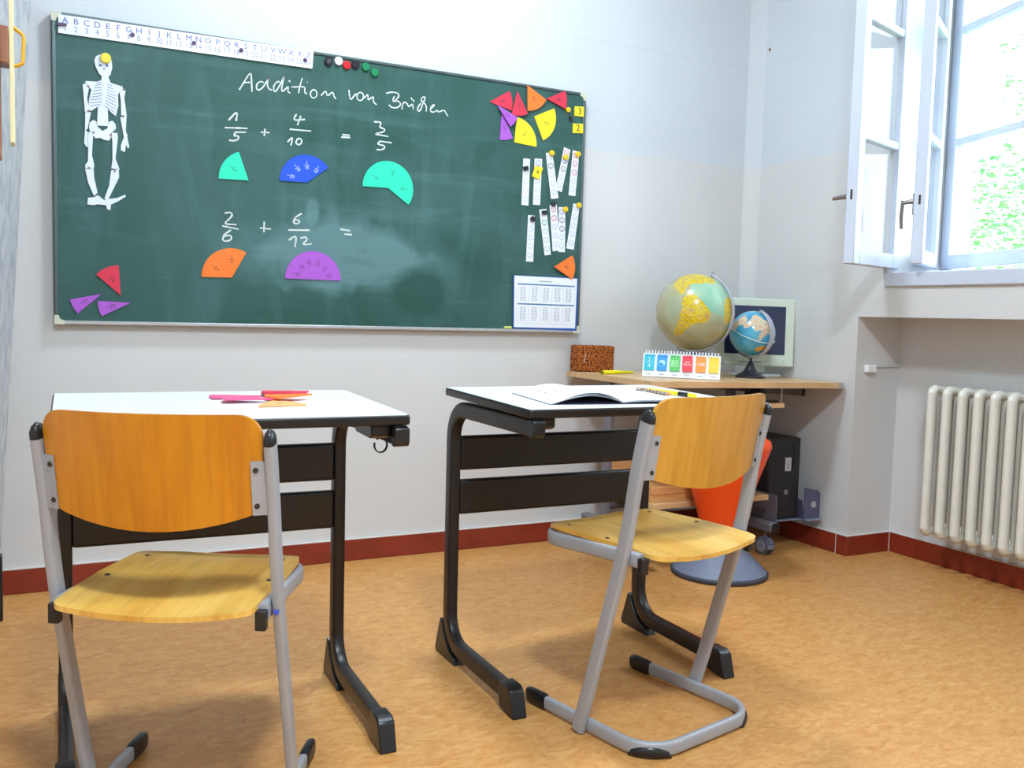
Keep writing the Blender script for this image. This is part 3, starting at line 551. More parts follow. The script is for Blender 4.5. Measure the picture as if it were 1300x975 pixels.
multi('blue', 36, 10, C_BLUE, ['lowest left blue one tenth magnet of the blue fan of four', 'second blue one tenth magnet from the left in the blue fan', 'third blue one tenth magnet from the left in the blue fan', 'rightmost blue one tenth magnet of the blue fan of four'], M_WHITEINK)
multi('cyan3', 72, 5, C_CYAN, ['left turquoise one fifth magnet of the three under three fifths', 'middle turquoise one fifth magnet on top of the three fifths fan', 'right turquoise one fifth magnet hanging down in the three fifths fan'])
multi('orange2', 60, 6, C_OR, ['left orange one sixth magnet of the pair under two sixths', 'right orange one sixth magnet of the pair under two sixths'])
num6 = ['lowest left', 'second from the left', 'third from the left', 'third from the right', 'second from the right', 'lowest right']
multi('purple6', 30, 12, C_PUR, [q + ' violet one twelfth magnet in the half disc under six twelfths' for q in num6])
single('redBL', 45, 8, C_RED, 'red one eighth magnet in the lower left corner of the chalkboard')
single('pBL1', 30, 12, C_PUR, 'left violet one twelfth magnet in the lower left corner of the chalkboard')
single('pBL2', 30, 12, C_PUR, 'right violet one twelfth magnet in the lower left corner, pointing right')
single('red1', 45, 8, C_RED, 'leftmost red one eighth magnet in the upper right cluster, tip pointing left')
single('red2', 45, 8, C_RED, 'red one eighth magnet in the upper right cluster, tip pointing up', YBD - 0.0041)
single('orangeT', 60, 6, C_OR, 'orange one sixth magnet at the top edge of the upper right cluster', YBD - 0.0045)
single('red3', 45, 8, C_RED, 'rightmost red one eighth magnet near the upper right board corner', YBD - 0.0046)
single('yel1', 90, 4, C_YEL, 'lower left yellow quarter magnet below the red magnets')
single('yel2', 90, 4, C_YEL, 'upper right yellow quarter magnet left of the number cards')
single('pur1', 30, 12, C_PUR, 'upper violet one twelfth magnet under the leftmost red one', YBD - 0.0082)
single('pur2', 30, 12, C_PUR, 'lower violet one twelfth magnet, tip tucked under the other violet one')
# magnets
BALLN = [0]
def magnet(p, r, m, label, y0=YBD, h=0.008, group='round magnets on the chalkboard'):
    o = G().lathe([(r * 0.97, 0), (r, h * 0.15), (r, h * 0.75), (r * 0.9, h), (r * 0.2, h * 1.02)], n=20).build('round_magnet', m)
    o.location = (p[0], y0, p[1]); o.rotation_euler = ROTX; return tag(o, label, 'magnet', group)
C_BLK = mat('black_magnet_plastic', lin(30, 26, 40), 0.35, var=0.2); C_WHT = mat('white_magnet_plastic', lin(238, 240, 246), 0.35); C_GRN = mat('green_magnet_plastic', lin(16, 128, 82), 0.35); C_RD = mat('red_magnet_plastic', lin(204, 22, 36), 0.35)
C_YM = mat('yellow_magnet_plastic', lin(240, 208, 10), 0.35); C_AUB = mat('aubergine_magnet_plastic', lin(74, 34, 92), 0.4, var=0.1)
rm = DATA['row_mag']
o = magnet(rm[0], 0.0155, C_BLK, 'black ring magnet, first of the row right of the alphabet strip'); G().lathe([(0.0075, 0.0075), (0.0075, 0.009), (0.004, 0.0092)], n=16).build('hollow_centre', mat('grey_hollow', lin(70, 70, 84), 0.6), o)
for q, m, lb in ((1, C_WHT, 'white round magnet in the row right of the alphabet strip'), (2, C_RD, 'red round magnet in the row right of the alphabet strip'), (3, C_BLK, 'solid black round magnet between the red and green ones'), (4, C_GRN, 'upper green round magnet of the row'), (5, C_GRN, 'lower green round magnet ending the row')): magnet(rm[q], 0.0155, m, lb, YBD)
# alphabet strip
P = DATA['strip']; TS = 0.0012; YS = YBD - 0.0045
st = plate('alphabet_strip', P, TS, M_PAPER, YS); tag(st, 'long white strip with alphabet and numbers along the top board edge', 'alphabet strip')
c = cen(P)
def strip_text(g, txt, u, v, s, sx=1.0):
    x, z = lerp2(P, u, v); an = math.atan2(P[1][1] - P[0][1], P[1][0] - P[0][0])
    add_text(g, txt, s, Matrix.Translation((x - c[0], z - c[1], 0)) @ Matrix.Rotation(an, 4, 'Z'), sx)
for i in range(26):
    gl, gn = G(), G(); strip_text(gl, chr(65 + i), 0.024 + i * 0.0382, 0.29, 0.027, 1.05); strip_text(gn, str(i + 1), 0.024 + i * 0.0382, 0.70, 0.027, 0.9)
    gl.build('letter', M_BLUEINK, st, smooth=False).location = (0, 0, TS + 0.0004); gn.build('number', mat('pale_ink', lin(146, 154, 188), 0.8), st, smooth=False).location = (0, 0, TS + 0.0004)
for p, lb in zip(DATA['strip_mag'], ('between G and H', 'between M and N', 'between R and S', 'between Y and Z')):
    magnet(p, 0.0068, C_AUB, 'small dark violet magnet on the alphabet strip ' + lb, YS - TS, 0.006, 'small dark magnets on the alphabet strip')
o = plate('bar_magnet', DATA['strip_bar'], 0.006, C_AUB, YS - TS); tag(o, 'short dark bar magnet over the letter A of the strip', 'magnet')
# number cards
for k, lb in (('3', 'yellow card with number 3 near the upper right board corner'), ('2', 'yellow card with number 2 below the card with 3'), ('4', 'tilted yellow card with number 4 over the second paper strip')):
    P4 = DATA['cards'][k]; y0 = YBD - (0.0035 if k == '4' else 0.0); o = plate('number_card', P4, 0.004, C_YEL, y0); tag(o, lb, 'number card', 'yellow number cards')
    g = G(); an = math.atan2(P4[1][1] - P4[0][1], P4[1][0] - P4[0][0]); add_text(g, k, 0.038 if k != '4' else 0.026, Matrix.Rotation(an, 4, 'Z')); q = g.build('digit', M_DARKINK, o, smooth=False); q.location = (0, 0, 0.0044)
def smiley_pin(p, r, label, y0):
    o = magnet(p, r, C_YM, label, y0, 0.011, 'yellow smiley magnets'); g = G()
    for sx in (-1, 1): g.prism(arc((sx * r * 0.3, r * 0.2), r * 0.10, 0, 330, 8), 0.0113, 0.0117)
    g.prism(arc((0, 0), r * 0.55, 200, 340, 8) + arc((0, 0), r * 0.42, 340, 200, 8), 0.0113, 0.0117); g.build('smile_print', M_DARKINK, o, smooth=False); return o
smiley_pin(DATA['yball'], 0.0105, 'yellow smiley magnet left of the card with 3', YBD)
def square_magnet(p, w, h, rot, label, y0):
    g = G().box((-w / 2, -h / 2, 0), (w / 2, h / 2, 0.006)); o = g.build('square_magnet', C_AUB if 0 else C_BLK, None, bevel=0.001); o.location = (p[0], y0, p[1]); o.rotation_euler = (pi / 2, -radians(rot), 0); return tag(o, label, 'magnet', 'black square magnets')
square_magnet(DATA['bsq'], 0.016, 0.018, 8, 'black square magnet beside the card with 2', YBD)
# smiley paper strips
INKS = {'b': mat('smiley_blue', lin(96, 112, 206), 0.8), 'r': mat('smiley_red', lin(206, 84, 118), 0.8), 'd': mat('smiley_dark', lin(78, 80, 104), 0.8), 't': mat('smiley_teal', lin(70, 150, 160), 0.8), 'g': mat('smiley_grey', lin(190, 196, 214), 0.8)}
def smiley(g, x, y, r, sad=False):
    n = 20; v = [(x + rr * cos(2 * pi * k / n), y + rr * sin(2 * pi * k / n), 0) for rr in (r, r * 0.80) for k in range(n)]; g.add(v, [(k, (k + 1) % n, (k + 1) % n + n, k + n) for k in range(n)])
    for sx in (-1, 1):
        q = arc((x + sx * r * 0.34, y + r * 0.25), r * 0.16, 0, 315, 7); g.add([(a, b, 0) for a, b in q], [tuple(range(len(q)))])
    a0, a1 = (30, 150) if sad else (210, 330); oy = y - (r * 0.75 if sad else 0)
    o_ = [(a, b, 0) for a, b in arc((x, oy), r * 0.58, a0, a1, 8)]; i_ = [(a, b, 0) for a, b in arc((x, oy), r * 0.42, a0, a1, 8)]
    g.add(o_ + i_, [(k, k + 1, k + 10, k + 9) for k in range(8)])
SPEC = [('ggggg', 'black square magnet', 'leftmost paper smiley strip of the upper row, under a black square magnet'), ('bgggg', None, 'paper smiley strip of the upper row with the yellow card 4 on it'), ('gdggg', 'y', 'paper smiley strip leaning right, middle of the upper row'),
        ('rbdgg', 'y', 'tilted paper smiley strip with red, blue and dark faces, upper row'), ('rrrgg', 'y', 'rightmost paper strip of the upper row, with red smileys'), ('ggggg', 'k', 'leftmost paper smiley strip of the lower row, hanging lowest'),
        ('gtggg', 'k', 'second paper smiley strip from the left in the lower row, teal face'), ('rrggg', 'k', 'paper strip of the lower row with two red smileys'), ('bddgg', 'y', 'paper strip of the lower row overlapping the red smiley strip'), ('ggggg', 'y', 'rightmost paper smiley strip of the lower row, tilted left at its foot')]
LEV = [0, 0, 0, 1, 0, 0, 0, 0, 1, 0]
for i, (P, pin, (cs, pk, lb)) in enumerate(zip(DATA['strips'], DATA['strip_pin'], SPEC)):
    y0 = YBD - 0.0012 - 0.0012 * LEV[i]; c = cen(P); o = plate('smiley_strip', P, 0.0008, M_PAPER, y0); tag(o, lb, 'paper strip', 'smiley strips on the chalkboard')
    for col in sorted(set(cs)):
        g = G()
        for j, ch in enumerate(cs):
            if ch == col: x, z = lerp2(P, 0.5, 0.10 + j * 0.19); smiley(g, x - c[0], z - c[1], 0.0125, j == 1 and ch == 'r')
        q = g.build('smiley_print', INKS[col], o, smooth=False); q.location = (0, 0, 0.0012)
    yp = y0 - 0.0008
    nm = lb.split(',')[0]
    if pk == 'y': smiley_pin(pin, 0.0115, 'yellow smiley magnet holding the ' + ['', '', 'leaning middle strip, upper row', 'tilted red and blue strip', 'rightmost upper strip', '', '', '', 'overlapped strip, lower row', 'rightmost lower strip'][i], yp)
    elif i == 0: square_magnet(pin, 0.024, 0.017, 12, 'black square magnet on the leftmost upper paper strip', yp)
    elif i == 5: magnet(pin, 0.012, C_BLK, 'black round magnet on the leftmost lower paper strip', yp, 0.008)
    elif i == 6: square_magnet(pin, 0.024, 0.017, 8, 'black square magnet on the lower strip with a teal face', yp)
    elif i == 7: square_magnet(pin, 0.020, 0.018, 3, 'black square magnet above the lower strip with two red faces', yp)
# worksheet on blue card
P = DATA['sheet_blue']; sh = plate('worksheet', P, 0.0012, mat('blue_card', lin(22, 84, 178), 0.5, var=0.05), YBD - 0.0045); tag(sh, 'printed number table sheet on a blue backing in the lower right board corner', 'worksheet')
c0 = cen(P); P = DATA['sheet']
def on_sheet(g, u0, v0, u1, v1): g.add([(lerp2(P, u, v)[0] - c0[0], lerp2(P, u, v)[1] - c0[1], 0) for u, v in ((u0, v0), (u1, v0), (u1, v1), (u0, v1))], [(0, 1, 2, 3)])
q = G().prism([(x - c0[0], z - c0[1]) for x, z in P], 0, 0.0005).build('paper', M_PAPER, sh, smooth=False); q.location = (0, 0, 0.0012)
g = G(); on_sheet(g, 0.05, 0.145, 0.965, 0.17); on_sheet(g, 0.05, 0.53, 0.965, 0.555); q = g.build('header_bar', mat('bar_blue', lin(66, 120, 172), 0.8), sh, smooth=False); q.location = (0, 0, 0.002)
g = G()
for r_, v0 in ((0, 0.2), (1, 0.585)):
    for cc in range(5):
        on_sheet(g, 0.05 + cc * 0.183 + 0.0, v0 - 0.02, 0.05 + cc * 0.183 + 0.002, v0 + 0.32)
        for k in range(10):
            w_ = random.uniform(0.06, 0.085); u = 0.095 + cc * 0.183; v = v0 + 0.015 + k * 0.028
            on_sheet(g, u, v, u + w_ * 0.35, v + 0.011); on_sheet(g, u + w_ * 0.5, v, u + w_ * 0.62, v + 0.011); on_sheet(g, u + w_ * 0.75, v, u + w_ * 1.1, v + 0.011)
on_sheet(g, 0.05, 0.915, 0.965, 0.918)
for k in range(9): on_sheet(g, 0.40 + k * 0.022, 0.075, 0.415 + k * 0.022, 0.10)
q = g.build('table_print', mat('table_ink', lin(140, 150, 178), 0.8), sh, smooth=False); q.location = (0, 0, 0.002)
single('orangeB', 60, 6, C_OR, 'orange one sixth magnet holding the worksheet corner', YBD - 0.0066)
# paper skeleton
K = DATA['skel']; c = cen(K['spine'] + K['ribcage'])
sk = thing('paper_skeleton', 'white jointed paper skeleton hanging at the left of the chalkboard', 'paper skeleton', (c[0], YBD, c[1]))
M_BONE = mat('bone_white_card', lin(224, 232, 246), 0.7, var=0.04, scale=30)
def bone(name, P, lev, m=None, t=0.0009, parent=sk, y=None):
    cc = cen(P); g = G().prism([(x - cc[0], z - cc[1]) for x, z in P], 0, t); o = g.build(name, m or M_BONE, parent, smooth=False); o.location = (cc[0] - c[0], -0.0006 - 0.001 * lev, cc[1] - c[1]); o.rotation_euler = ROTX; return o
def child2d(par, P, par_P, name, m, z):
    cc = cen(par_P); g = G()
    for q in (P if isinstance(P[0][0], (tuple, list)) else [P]): g.add([(x - cc[0], z_ - cc[1], 0) for x, z_ in q], [tuple(range(len(q)))])
    o = g.build(name, m, par, smooth=False); o.location = (0, 0, z); return o
M_BLINE = mat('print_slate', lin(104, 112, 158), 0.8)
bone('spine', K['spine'], 1); rb = bone('ribcage', K['ribcage'], 2); child2d(rb, K['ribs'], K['ribcage'], 'rib_lines', M_BLINE, 0.0013)
s_ = bone('skull', K['skull'], 3); child2d(s_, [K['eyeL'], K['eyeR'], K['nose']], K['skull'], 'face_print', M_BLINE, 0.0013)
bone('pelvis', K['pelvis'], 2)
for nm, k, lv in (('upper_arm', 'armL', 3), ('forearm', 'foreL', 2), ('hand', 'handL', 1), ('upper_arm', 'armR', 3), ('forearm', 'foreR', 2), ('hand', 'handR', 1), ('thigh', 'thighL', 3), ('thigh', 'thighR', 3), ('shin', 'shinL', 2), ('shin', 'shinR', 2), ('foot', 'footL', 3), ('foot', 'footR', 1)): bone(nm, K[k], lv)
bone('forearm', K['foreR2'] + [K['foreR'][2], K['foreR'][3]] if 0 else [K['foreR'][3], K['foreR'][2], K['foreR2'][2], K['foreR2'][3]], 2)
for p in K['joints']:
    o = G().lathe([(0.0036, 0), (0.0036, 0.001), (0.002, 0.0018)], n=10).build('joint_rivet', mat('rivet_brass', lin(150, 110, 110), 0.4, 0.5), sk); o.location = (p[0] - c[0], -0.0045, p[1] - c[1]); o.rotation_euler = ROTX
magnet(DATA['skel_mag'], 0.0165, C_YM, 'yellow round magnet on the forehead of the paper skeleton', YBD - 0.0046, 0.009)
# scrap of chalk on the bottom rail
o = G().tube([(1.643, YBD - 0.010, BZ0 + fb + 0.0005), (1.676, YBD - 0.010, BZ0 + fb + 0.0005)], 0.0045, 0.0045, n=10).build('chalk_stick', mat('yellow_green_chalk', lin(216, 226, 120), 0.9)); o.location = (0, 0.006, 0.0045); tag(o, 'stub of yellow green chalk on the bottom board rail', 'chalk')
# ------------------------------------------------------------------ pupils' desks
def make_desk(name, label, loc, rz, tilt, hook=True):
    d = thing(name, label, 'desk', loc, rz, 'single pupil desks')
    W2, YB2, YF2, H = 0.339, 0.3245, -0.186, 0.753
    Mt = Matrix.Translation((0, 0, H)) @ Matrix.Rotation(tilt, 4, 'X')
    tp = G().prism(rrect(-W2, YF2, W2, YB2, 0.012), -0.0215, -0.0006, Mt).build('table_top', M_BLACKMET, d, bevel=0.004, seg=3)
    G().prism(rrect(-W2 + 0.004, YF2 + 0.004, W2 - 0.004, YB2 - 0.004, 0.010), -0.0007, 0.0004, Mt).build('laminate', M_TABLETOP, tp, smooth=False)
    for sx in (-1, 1):
        x = sx * 0.317
        yz = [(-0.10, 0.045), (0.0, 0.045), (0.20, 0.045)] + arc((0.212, 0.135), 0.09, -80, 0, 8) + [(0.302, 0.35), (0.302, 0.61)] + arc((0.217, 0.621), 0.085, 0, 90, 9) + [(0.1, 0.706), (-0.18, 0.706)]
        n = len(yz)
        G().tube([(x, y, z) for y, z in yz], 0.0215, 0.0155, up=(1, 0, 0), n=24, sq=0.42).build('leg', M_BLACKMET, d, ang=50)
        MX = Matrix(((0, 0, 1, 0), (1, 0, 0, 0), (0, 1, 0, 0), (0, 0, 0, 1)))
        G().prism([(-0.140, 0.0), (-0.062, 0.006), (-0.052, 0.04), (-0.058, 0.071), (-0.105, 0.071), (-0.120, 0.062)], x - 0.0195, x + 0.0195, MX).build('foot_cap', M_BLACKPL, d, bevel=0.004)
        G().prism([(0.226, 0.0), (0.362, 0.0), (0.368, 0.012), (0.334, 0.105), (0.322, 0.098), (0.305, 0.065), (0.27, 0.03), (0.236, 0.018)], x - 0.0175, x + 0.0175, MX).build('heel_cap', M_BLACKPL, d, bevel=0.002)
        G().prism([(-0.172, 0.683), (-0.188, 0.684), (-0.195, 0.690), (-0.196, 0.722), (-0.172, 0.7275)], x - 0.0165, x + 0.0165, MX).build('arm_cap', M_BLACKPL, d, bevel=0.003)
        G().prism([(-0.165, 0.7265), (-0.165, 0.704), (-0.150, 0.698), (-0.05, 0.700), (-0.03, 0.7275)], x - sx * 0.016, x - sx * 0.058, MX).build('top_bracket', M_BLACKPL, d, bevel=0.003)
        if hook and sx > 0:
            g = G(); g.tube([(x - 0.004 + 0.0145 * sin(radians(q)), -0.06, 0.670 + 0.0165 * cos(radians(q))) for q in range(-40, 291, 15)], 0.0016, 0.006, up=(0, 1, 0), n=8)
            g.build('bag_hook', M_BLACKMET, d)
    for z0, z1 in ((0.531, 0.627), (0.407, 0.505)):
        G().box((-0.303, 0.284, z0), (0.303, 0.306, z1)).build('modesty_panel', M_BLACKMET, d, bevel=0.008, seg=3)
    return d
desk1 = make_desk('school_desk', 'left pupil desk with white top and dark brown cantilever frame, fraction pieces on it', (0.3195, -1.4093, 0), -0.0198, 0.0188)
desk2 = make_desk('school_desk', 'right pupil desk with white top and dark brown cantilever frame, open booklet on it', (1.294, -1.3815, 0), -0.0067, 0.0198)

# ------------------------------------------------------------------ chairs
def make_chair(label, loc, rz, sc_, mback):
    c = thing('school_chair', label, 'chair', loc, rz, 'plywood school chairs'); c.scale = (sc_,) * 3
    # seat
    def outline_w(y):
        w = 0.182 - 0.004 * max(0, -y / 0.19) - 0.012 * max(0, y / 0.21)
        if y > 0.130: w -= 0.08 - math.sqrt(max(0, 0.08 ** 2 - (y - 0.130) ** 2))
        if y < -0.172: w -= 0.02 - math.sqrt(max(0, 0.02 ** 2 - (y + 0.172) ** 2))
        return w
    def sm(a, b, t): t = max(0, min(1, (t - a) / (b - a))); return t * t * (3 - 2 * t)
    ys = [-0.192, -0.190, -0.186, -0.18, -0.172, -0.15, -0.12, -0.08, -0.04, 0.0, 0.04, 0.08, 0.11, 0.13, 0.145, 0.16, 0.172, 0.183, 0.192, 0.199, 0.204, 0.208, 0.2098]
    def seat(u, v):
        y = ys[round(v * (len(ys) - 1))]; x = (2 * u - 1) * outline_w(y); e = 1 - (x / 0.185) ** 2
        z = 0.460 - 0.016 * e * sm(0.10, -0.17, y) - 0.006 * e * (1 - sm(0.10, -0.17, y)) - 0.010 * sm(0.13, 0.21, y) ** 1.5 - 0.004 * sm(-0.1, -0.19, y)
        yy = y - 0.010 * e * sm(-0.1, -0.19, y)
        return (x, yy, z)
    s = G().grid(seat, 21, len(ys), (0, 0, -0.010)).build('seat', M_SEAT, c, ang=50)
    for rx, ry in ((-0.143, 0.125), (0.143, 0.125), (-0.158, -0.02), (0.158, -0.02)):
        o = G().lathe([(0.0055, -0.001), (0.005, 0.0008), (0.002, 0.0012)], n=12).build('rivet', M_SCREW, s); o.location = (rx, ry, 0.4605 - 0.006 * (1 - (rx / 0.185) ** 2) - 0.0005 - (0.010 * sm(0.13, 0.21, ry) ** 1.5))
    # backrest
    hw = 0.192
    ybk = lambda x, z: -0.172 - 0.042 * (1 - (x / hw) ** 2) - (z - 0.70) * 0.17
    def ztop(x):
        a = abs(x); z = 0.797
        r = 0.038
        if a > hw - r: z -= r - math.sqrt(max(0, r * r - (a - hw + r) ** 2))
        return z
    zbot = lambda x: 0.588 + 0.036 * (abs(x) / hw) ** 2.0 + (0.012 * max(0, (abs(x) - 0.165) / 0.023) ** 2)
    xs = [-hw * q for q in (1, 0.998, 0.985, 0.96, 0.93, 0.89, 0.84, 0.78, 0.7, 0.6, 0.45, 0.3, 0.15)] + [0] ; xs = xs + [-x for x in xs[-2::-1]]
    def back(u, v):
        x = xs[round(u * (len(xs) - 1))]; z = zbot(x) + (ztop(x) - zbot(x)) * v; return (x, ybk(x, z), z)
    G().grid(back, len(xs), 9, (0, 0.010, 0)).build('backrest', [mback], c, ang=50)
    # frame
    pz = [0.006, 0.03, 0.11, 0.2, 0.28, 0.35, 0.42, 0.5, 0.56, 0.625, 0.69, 0.745]
    py = [0.006, 0.001, -0.024, -0.0485, -0.071, -0.0905, -0.110, -0.1276, -0.1385, -0.1485, -0.1615, -0.1745]
    for sx in (-1, 1):
        x = sx * 0.2045
        G().tube([(x, y, z) for y, z in zip(py, pz)], 0.0168, 0.0092, up=(1, 0, 0), n=24, sq=0.5).build('post', M_GREYMET, c, ang=50)
        k = [(0.745, -0.1745), (0.757, -0.1772), (0.766, -0.179), (0.7715, -0.180)]
        G().tube([(x, y, z) for z, y in k], [0.0172, 0.0168, 0.012, 0.003], [0.0096, 0.0092, 0.0065, 0.002], up=(1, 0, 0), n=16, sq=0.6).build('post_cap', M_BLACKPL, c, ang=70)
        # bracket plate behind the backrest, bent towards the post
        def br(u, v):
            xx = 0.173 + 0.025 * u; z = 0.617 + 0.098 * v; return (sx * xx, min(ybk(min(xx, hw), z) - 0.0035, 0), z)
        b = G().grid(br, 5, 5, (0, 0.003, 0)).build('back_bracket', M_GREYMET, c)
        for zz in (0.634, 0.699):
            o = G().lathe([(0.0052, 0), (0.0046, 0.002), (0.002, 0.0023), (0.0018, 0.0010)], n=12, M=Matrix.Rotation(pi / 2, 4, 'X')).build('screw', M_SCREW, b); o.location = (sx * 0.1805, ybk(0.1805, zz) - 0.0035, zz)
        G().box((sx * 0.176, -0.168, 0.409), (sx * 0.196, -0.150, 0.4465)).build('rail_plug', M_BLACKPL, c, bevel=0.003)
    p = [(-0.186, -0.155), (-0.186, -0.10), (-0.1785, 0.06)] + [(-0.102 + 0.074 * cos(radians(a)), 0.124 + 0.074 * sin(radians(a))) for a in range(180, 89, -10)] + [(-0.05, 0.198), (0.05, 0.198)] + [(0.102 + 0.074 * cos(radians(a)), 0.124 + 0.074 * sin(radians(a))) for a in range(90, -1, -10)] + [(0.1785, 0.06), (0.186, -0.10), (0.186, -0.155)]
    G().tube([(x, y, 0.4378 - 0.0150 * max(0, min(1, (y + 0.1) / 0.298))) for x, y in p], 0.0088, 0.0165, n=20, sq=0.5).build('seat_rail', M_GREYMET, c, ang=50)
    zc = 0.0205
    q = [(-0.187, 0.17)] + [(-0.187, -0.10)] + [(-0.102 + 0.085 * cos(radians(a)), -0.118 + 0.085 * sin(radians(a))) for a in range(180, 271, 12)] + [(0.0, -0.203)] + [(0.102 + 0.085 * cos(radians(a)), -0.118 + 0.085 * sin(radians(a))) for a in range(270, 361, 12)] + [(0.187, -0.10), (0.187, 0.17)]
    G().tube([(x, y, zc) for x, y in q], 0.0088, 0.0155, n=20, sq=0.5).build('floor_frame', M_GREYMET, c, ang=50)
    for sx in (-1, 1):
        x = sx * 0.187
        G().tube([(x, y, zc) for y in (0.138, 0.145, 0.195, 0.208, 0.213)], [0.0098, 0.0112, 0.0112, 0.0095, 0.006], [0.017, 0.0195, 0.0195, 0.017, 0.012], n=14, sq=0.6).build('front_glide', M_BLACKPL, c, ang=50)
        e = [(sx * (0.102 + 0.0885 * sin(radians(a))), -0.118 - 0.0885 * cos(radians(a)), 0.0125) for a in range(15, 76, 6)]
        m_ = len(e); rr_ = [0.0085 + 0.0022 * sin(pi * i / (m_ - 1)) for i in range(m_)]; rv = [0.003 + 0.0115 * sin(pi * i / (m_ - 1)) ** 0.5 for i in range(m_)]
        e = [(a_, b_, max(0.0, v_) + 0.0003) for (a_, b_, z_), v_ in zip(e, rv)]
        G().tube(e, rr_, rv, n=12).build('corner_glide', M_BLACKPL, c)
    return c
chair1 = make_chair('left plywood school chair with darker orange brown backrest and grey frame', (0.2203, -1.5805, 0), -0.5019, 0.984, M_BACK)
chair2 = make_chair('right plywood school chair with paler backrest and grey cantilever frame', (1.2709, -1.5945, 0), 0.2125, 1.0, M_BACK2)
g = G().lathe([(0.0055, 0), (0.0055, 0.0006)], n=10, M=Matrix.Rotation(pi / 2, 4, 'X') @ Matrix.Scale(1.6, 4, (0, 1, 0)))
o = g.build('blue_mark', mat('blue_marker', lin(70, 90, 206), 0.6), chair1); o.location = (0.2045, -0.1305, 0.436)

# ------------------------------------------------------------------ things on the desks
def on_desk(dk, x, y): # height of the laminate at local (x, y)
    t_ = 0.0188 if dk is desk1 else 0.0198
    return 0.7536 + t_ * y
def w2l(dk, X, Y):
    a = dk.rotation_euler.z; dx, dy = X - dk.location.x, Y - dk.location.y; return (cos(a) * dx + sin(a) * dy, -sin(a) * dx + cos(a) * dy)
def flat_sector(A, R, mid, span, d, m, label, lift, tx=0.0, ty=0.0):
    lx, ly = w2l(desk1, *A); P = [(0, 0)] + arc((0, 0), R, -span / 2, span / 2, 8)
    o = G().prism(P, 0, 0.0042).build('fraction_magnet', m, None, smooth=False); o.location = (A[0], A[1], on_desk(desk1, lx, ly) + lift)
    o.rotation_mode = 'XYZ'; o.rotation_euler = (0.0188 + tx, ty, radians(mid)); tag(o, label, 'fraction magnet', 'loose fraction magnets on the left desk')
    f = bpy.data.objects.new('fraction_print', frac_mesh(d, M_DARKINK)); COL.objects.link(f); f.parent = o; f.location = (R * 0.62, 0, 0.0045); f.rotation_euler = (0, 0, -pi / 2)
    return o
flat_sector((0.420, -1.235), 0.115, 175, 45, 8, C_PINK, 'pink red fraction magnet lying leftmost on the left desk', 0.0005)
flat_sector((0.545, -1.17), 0.11, 190, 30, 8, C_RED, 'crimson fraction magnet at the back of the loose pile on the left desk', 0.0003)
flat_sector((0.535, -1.225), 0.11, 172, 38, 8, C_RED, 'crimson fraction magnet lying on top of the pile, on the left desk', 0.0085, ty=0.01)
flat_sector((0.427, -1.335), 0.110, 166, 45, 8, C_PINK, 'pink red fraction magnet nearest the chair on the left desk', 0.0050, ty=-0.02)
flat_sector((0.525, -1.295), 0.108, 186, 55, 6, C_OR, 'upper orange fraction magnet on the pile, on the left desk', 0.0100, ty=0.035)
flat_sector((0.375, -1.425), 0.105, 32, 58, 6, mat('pale_orange_foam', lin(250, 172, 108), 0.55), 'lower pale orange fraction magnet nearest the front edge of the left desk', 0.0012)
# open booklet on the right desk
bk = thing('booklet', 'open white exercise booklet lying on the right desk', 'booklet', (1.248, -1.508, on_desk(desk2, *w2l(desk2, 1.248, -1.508)) + 0.0003), -0.02)
bk.rotation_euler = (0.0198, 0, -0.10)
LB, WL = 0.255, 0.20
def page(side, lift, arch, w=WL, skew=0.0, roll=0.0):
    def fn(u, v):
        x = side * w * u; h = arch * (sin(pi * min(1, u * 1.02)) ** 0.9) * (1 - 0.25 * u) * (1 - roll * v); z = lift * (1 - u * 0.5) + h
        return (x * (1 - 0.02 * arch / 0.03), v * LB + skew * u, z)
    return fn
M_COVER = mat('dark_booklet_cover', lin(44, 40, 70), 0.5)
bl = G().grid(page(-1, 0.0015, 0.0), 12, 6, (0, 0, 0.0006)).build('cover', M_COVER, bk)
for i, (ar, lf) in enumerate(((0.022, 0.002), (0.026, 0.003), (0.029, 0.004))):
    q = G().grid(page(-1, lf, ar, WL - 0.002 * i, 0.0, 0.15), 20, 6, (0, 0, 0.0005)).build('left_page', M_PAPER, bk)
g = G()
fp = page(-1, 0.004, 0.029, WL - 0.004, 0.0, 0.15)
for a_, b_, w_ in ((0.55, 0.35, 0.05), (0.68, 0.42, 0.05), (0.62, 0.62, 0.04), (0.78, 0.68, 0.05), (0.5, 0.7, 0.03), (0.8, 0.5, 0.03), (0.4, 0.5, 0.05)):
    v = [Vector(fp(a, b)) + Vector((0, 0, 0.0012)) for a, b in ((a_, b_), (a_ + w_, b_), (a_ + w_, b_ + 0.03), (a_, b_ + 0.03))]; g.add(v, [(0, 1, 2, 3)])
g.build('page_print', M_INK, bk, smooth=False)
G().grid(page(1, 0.0015, 0.0), 8, 6, (0, 0, 0.0006)).build('cover', M_COVER, bk)
for i in range(3): G().grid(page(1, 0.0032 + 0.0012 * i, 0.004 + 0.001 * i, WL - 0.003 * i), 14, 6, (0, 0, 0.0005)).build('right_page', M_PAPER, bk)
g = G()
for k in range(4): g.box((0.03 + 0.03 * k, 0.20, 0.0112), (0.05 + 0.03 * k, 0.206, 0.0114))
g.build('page_print', M_INK, bk, smooth=False)
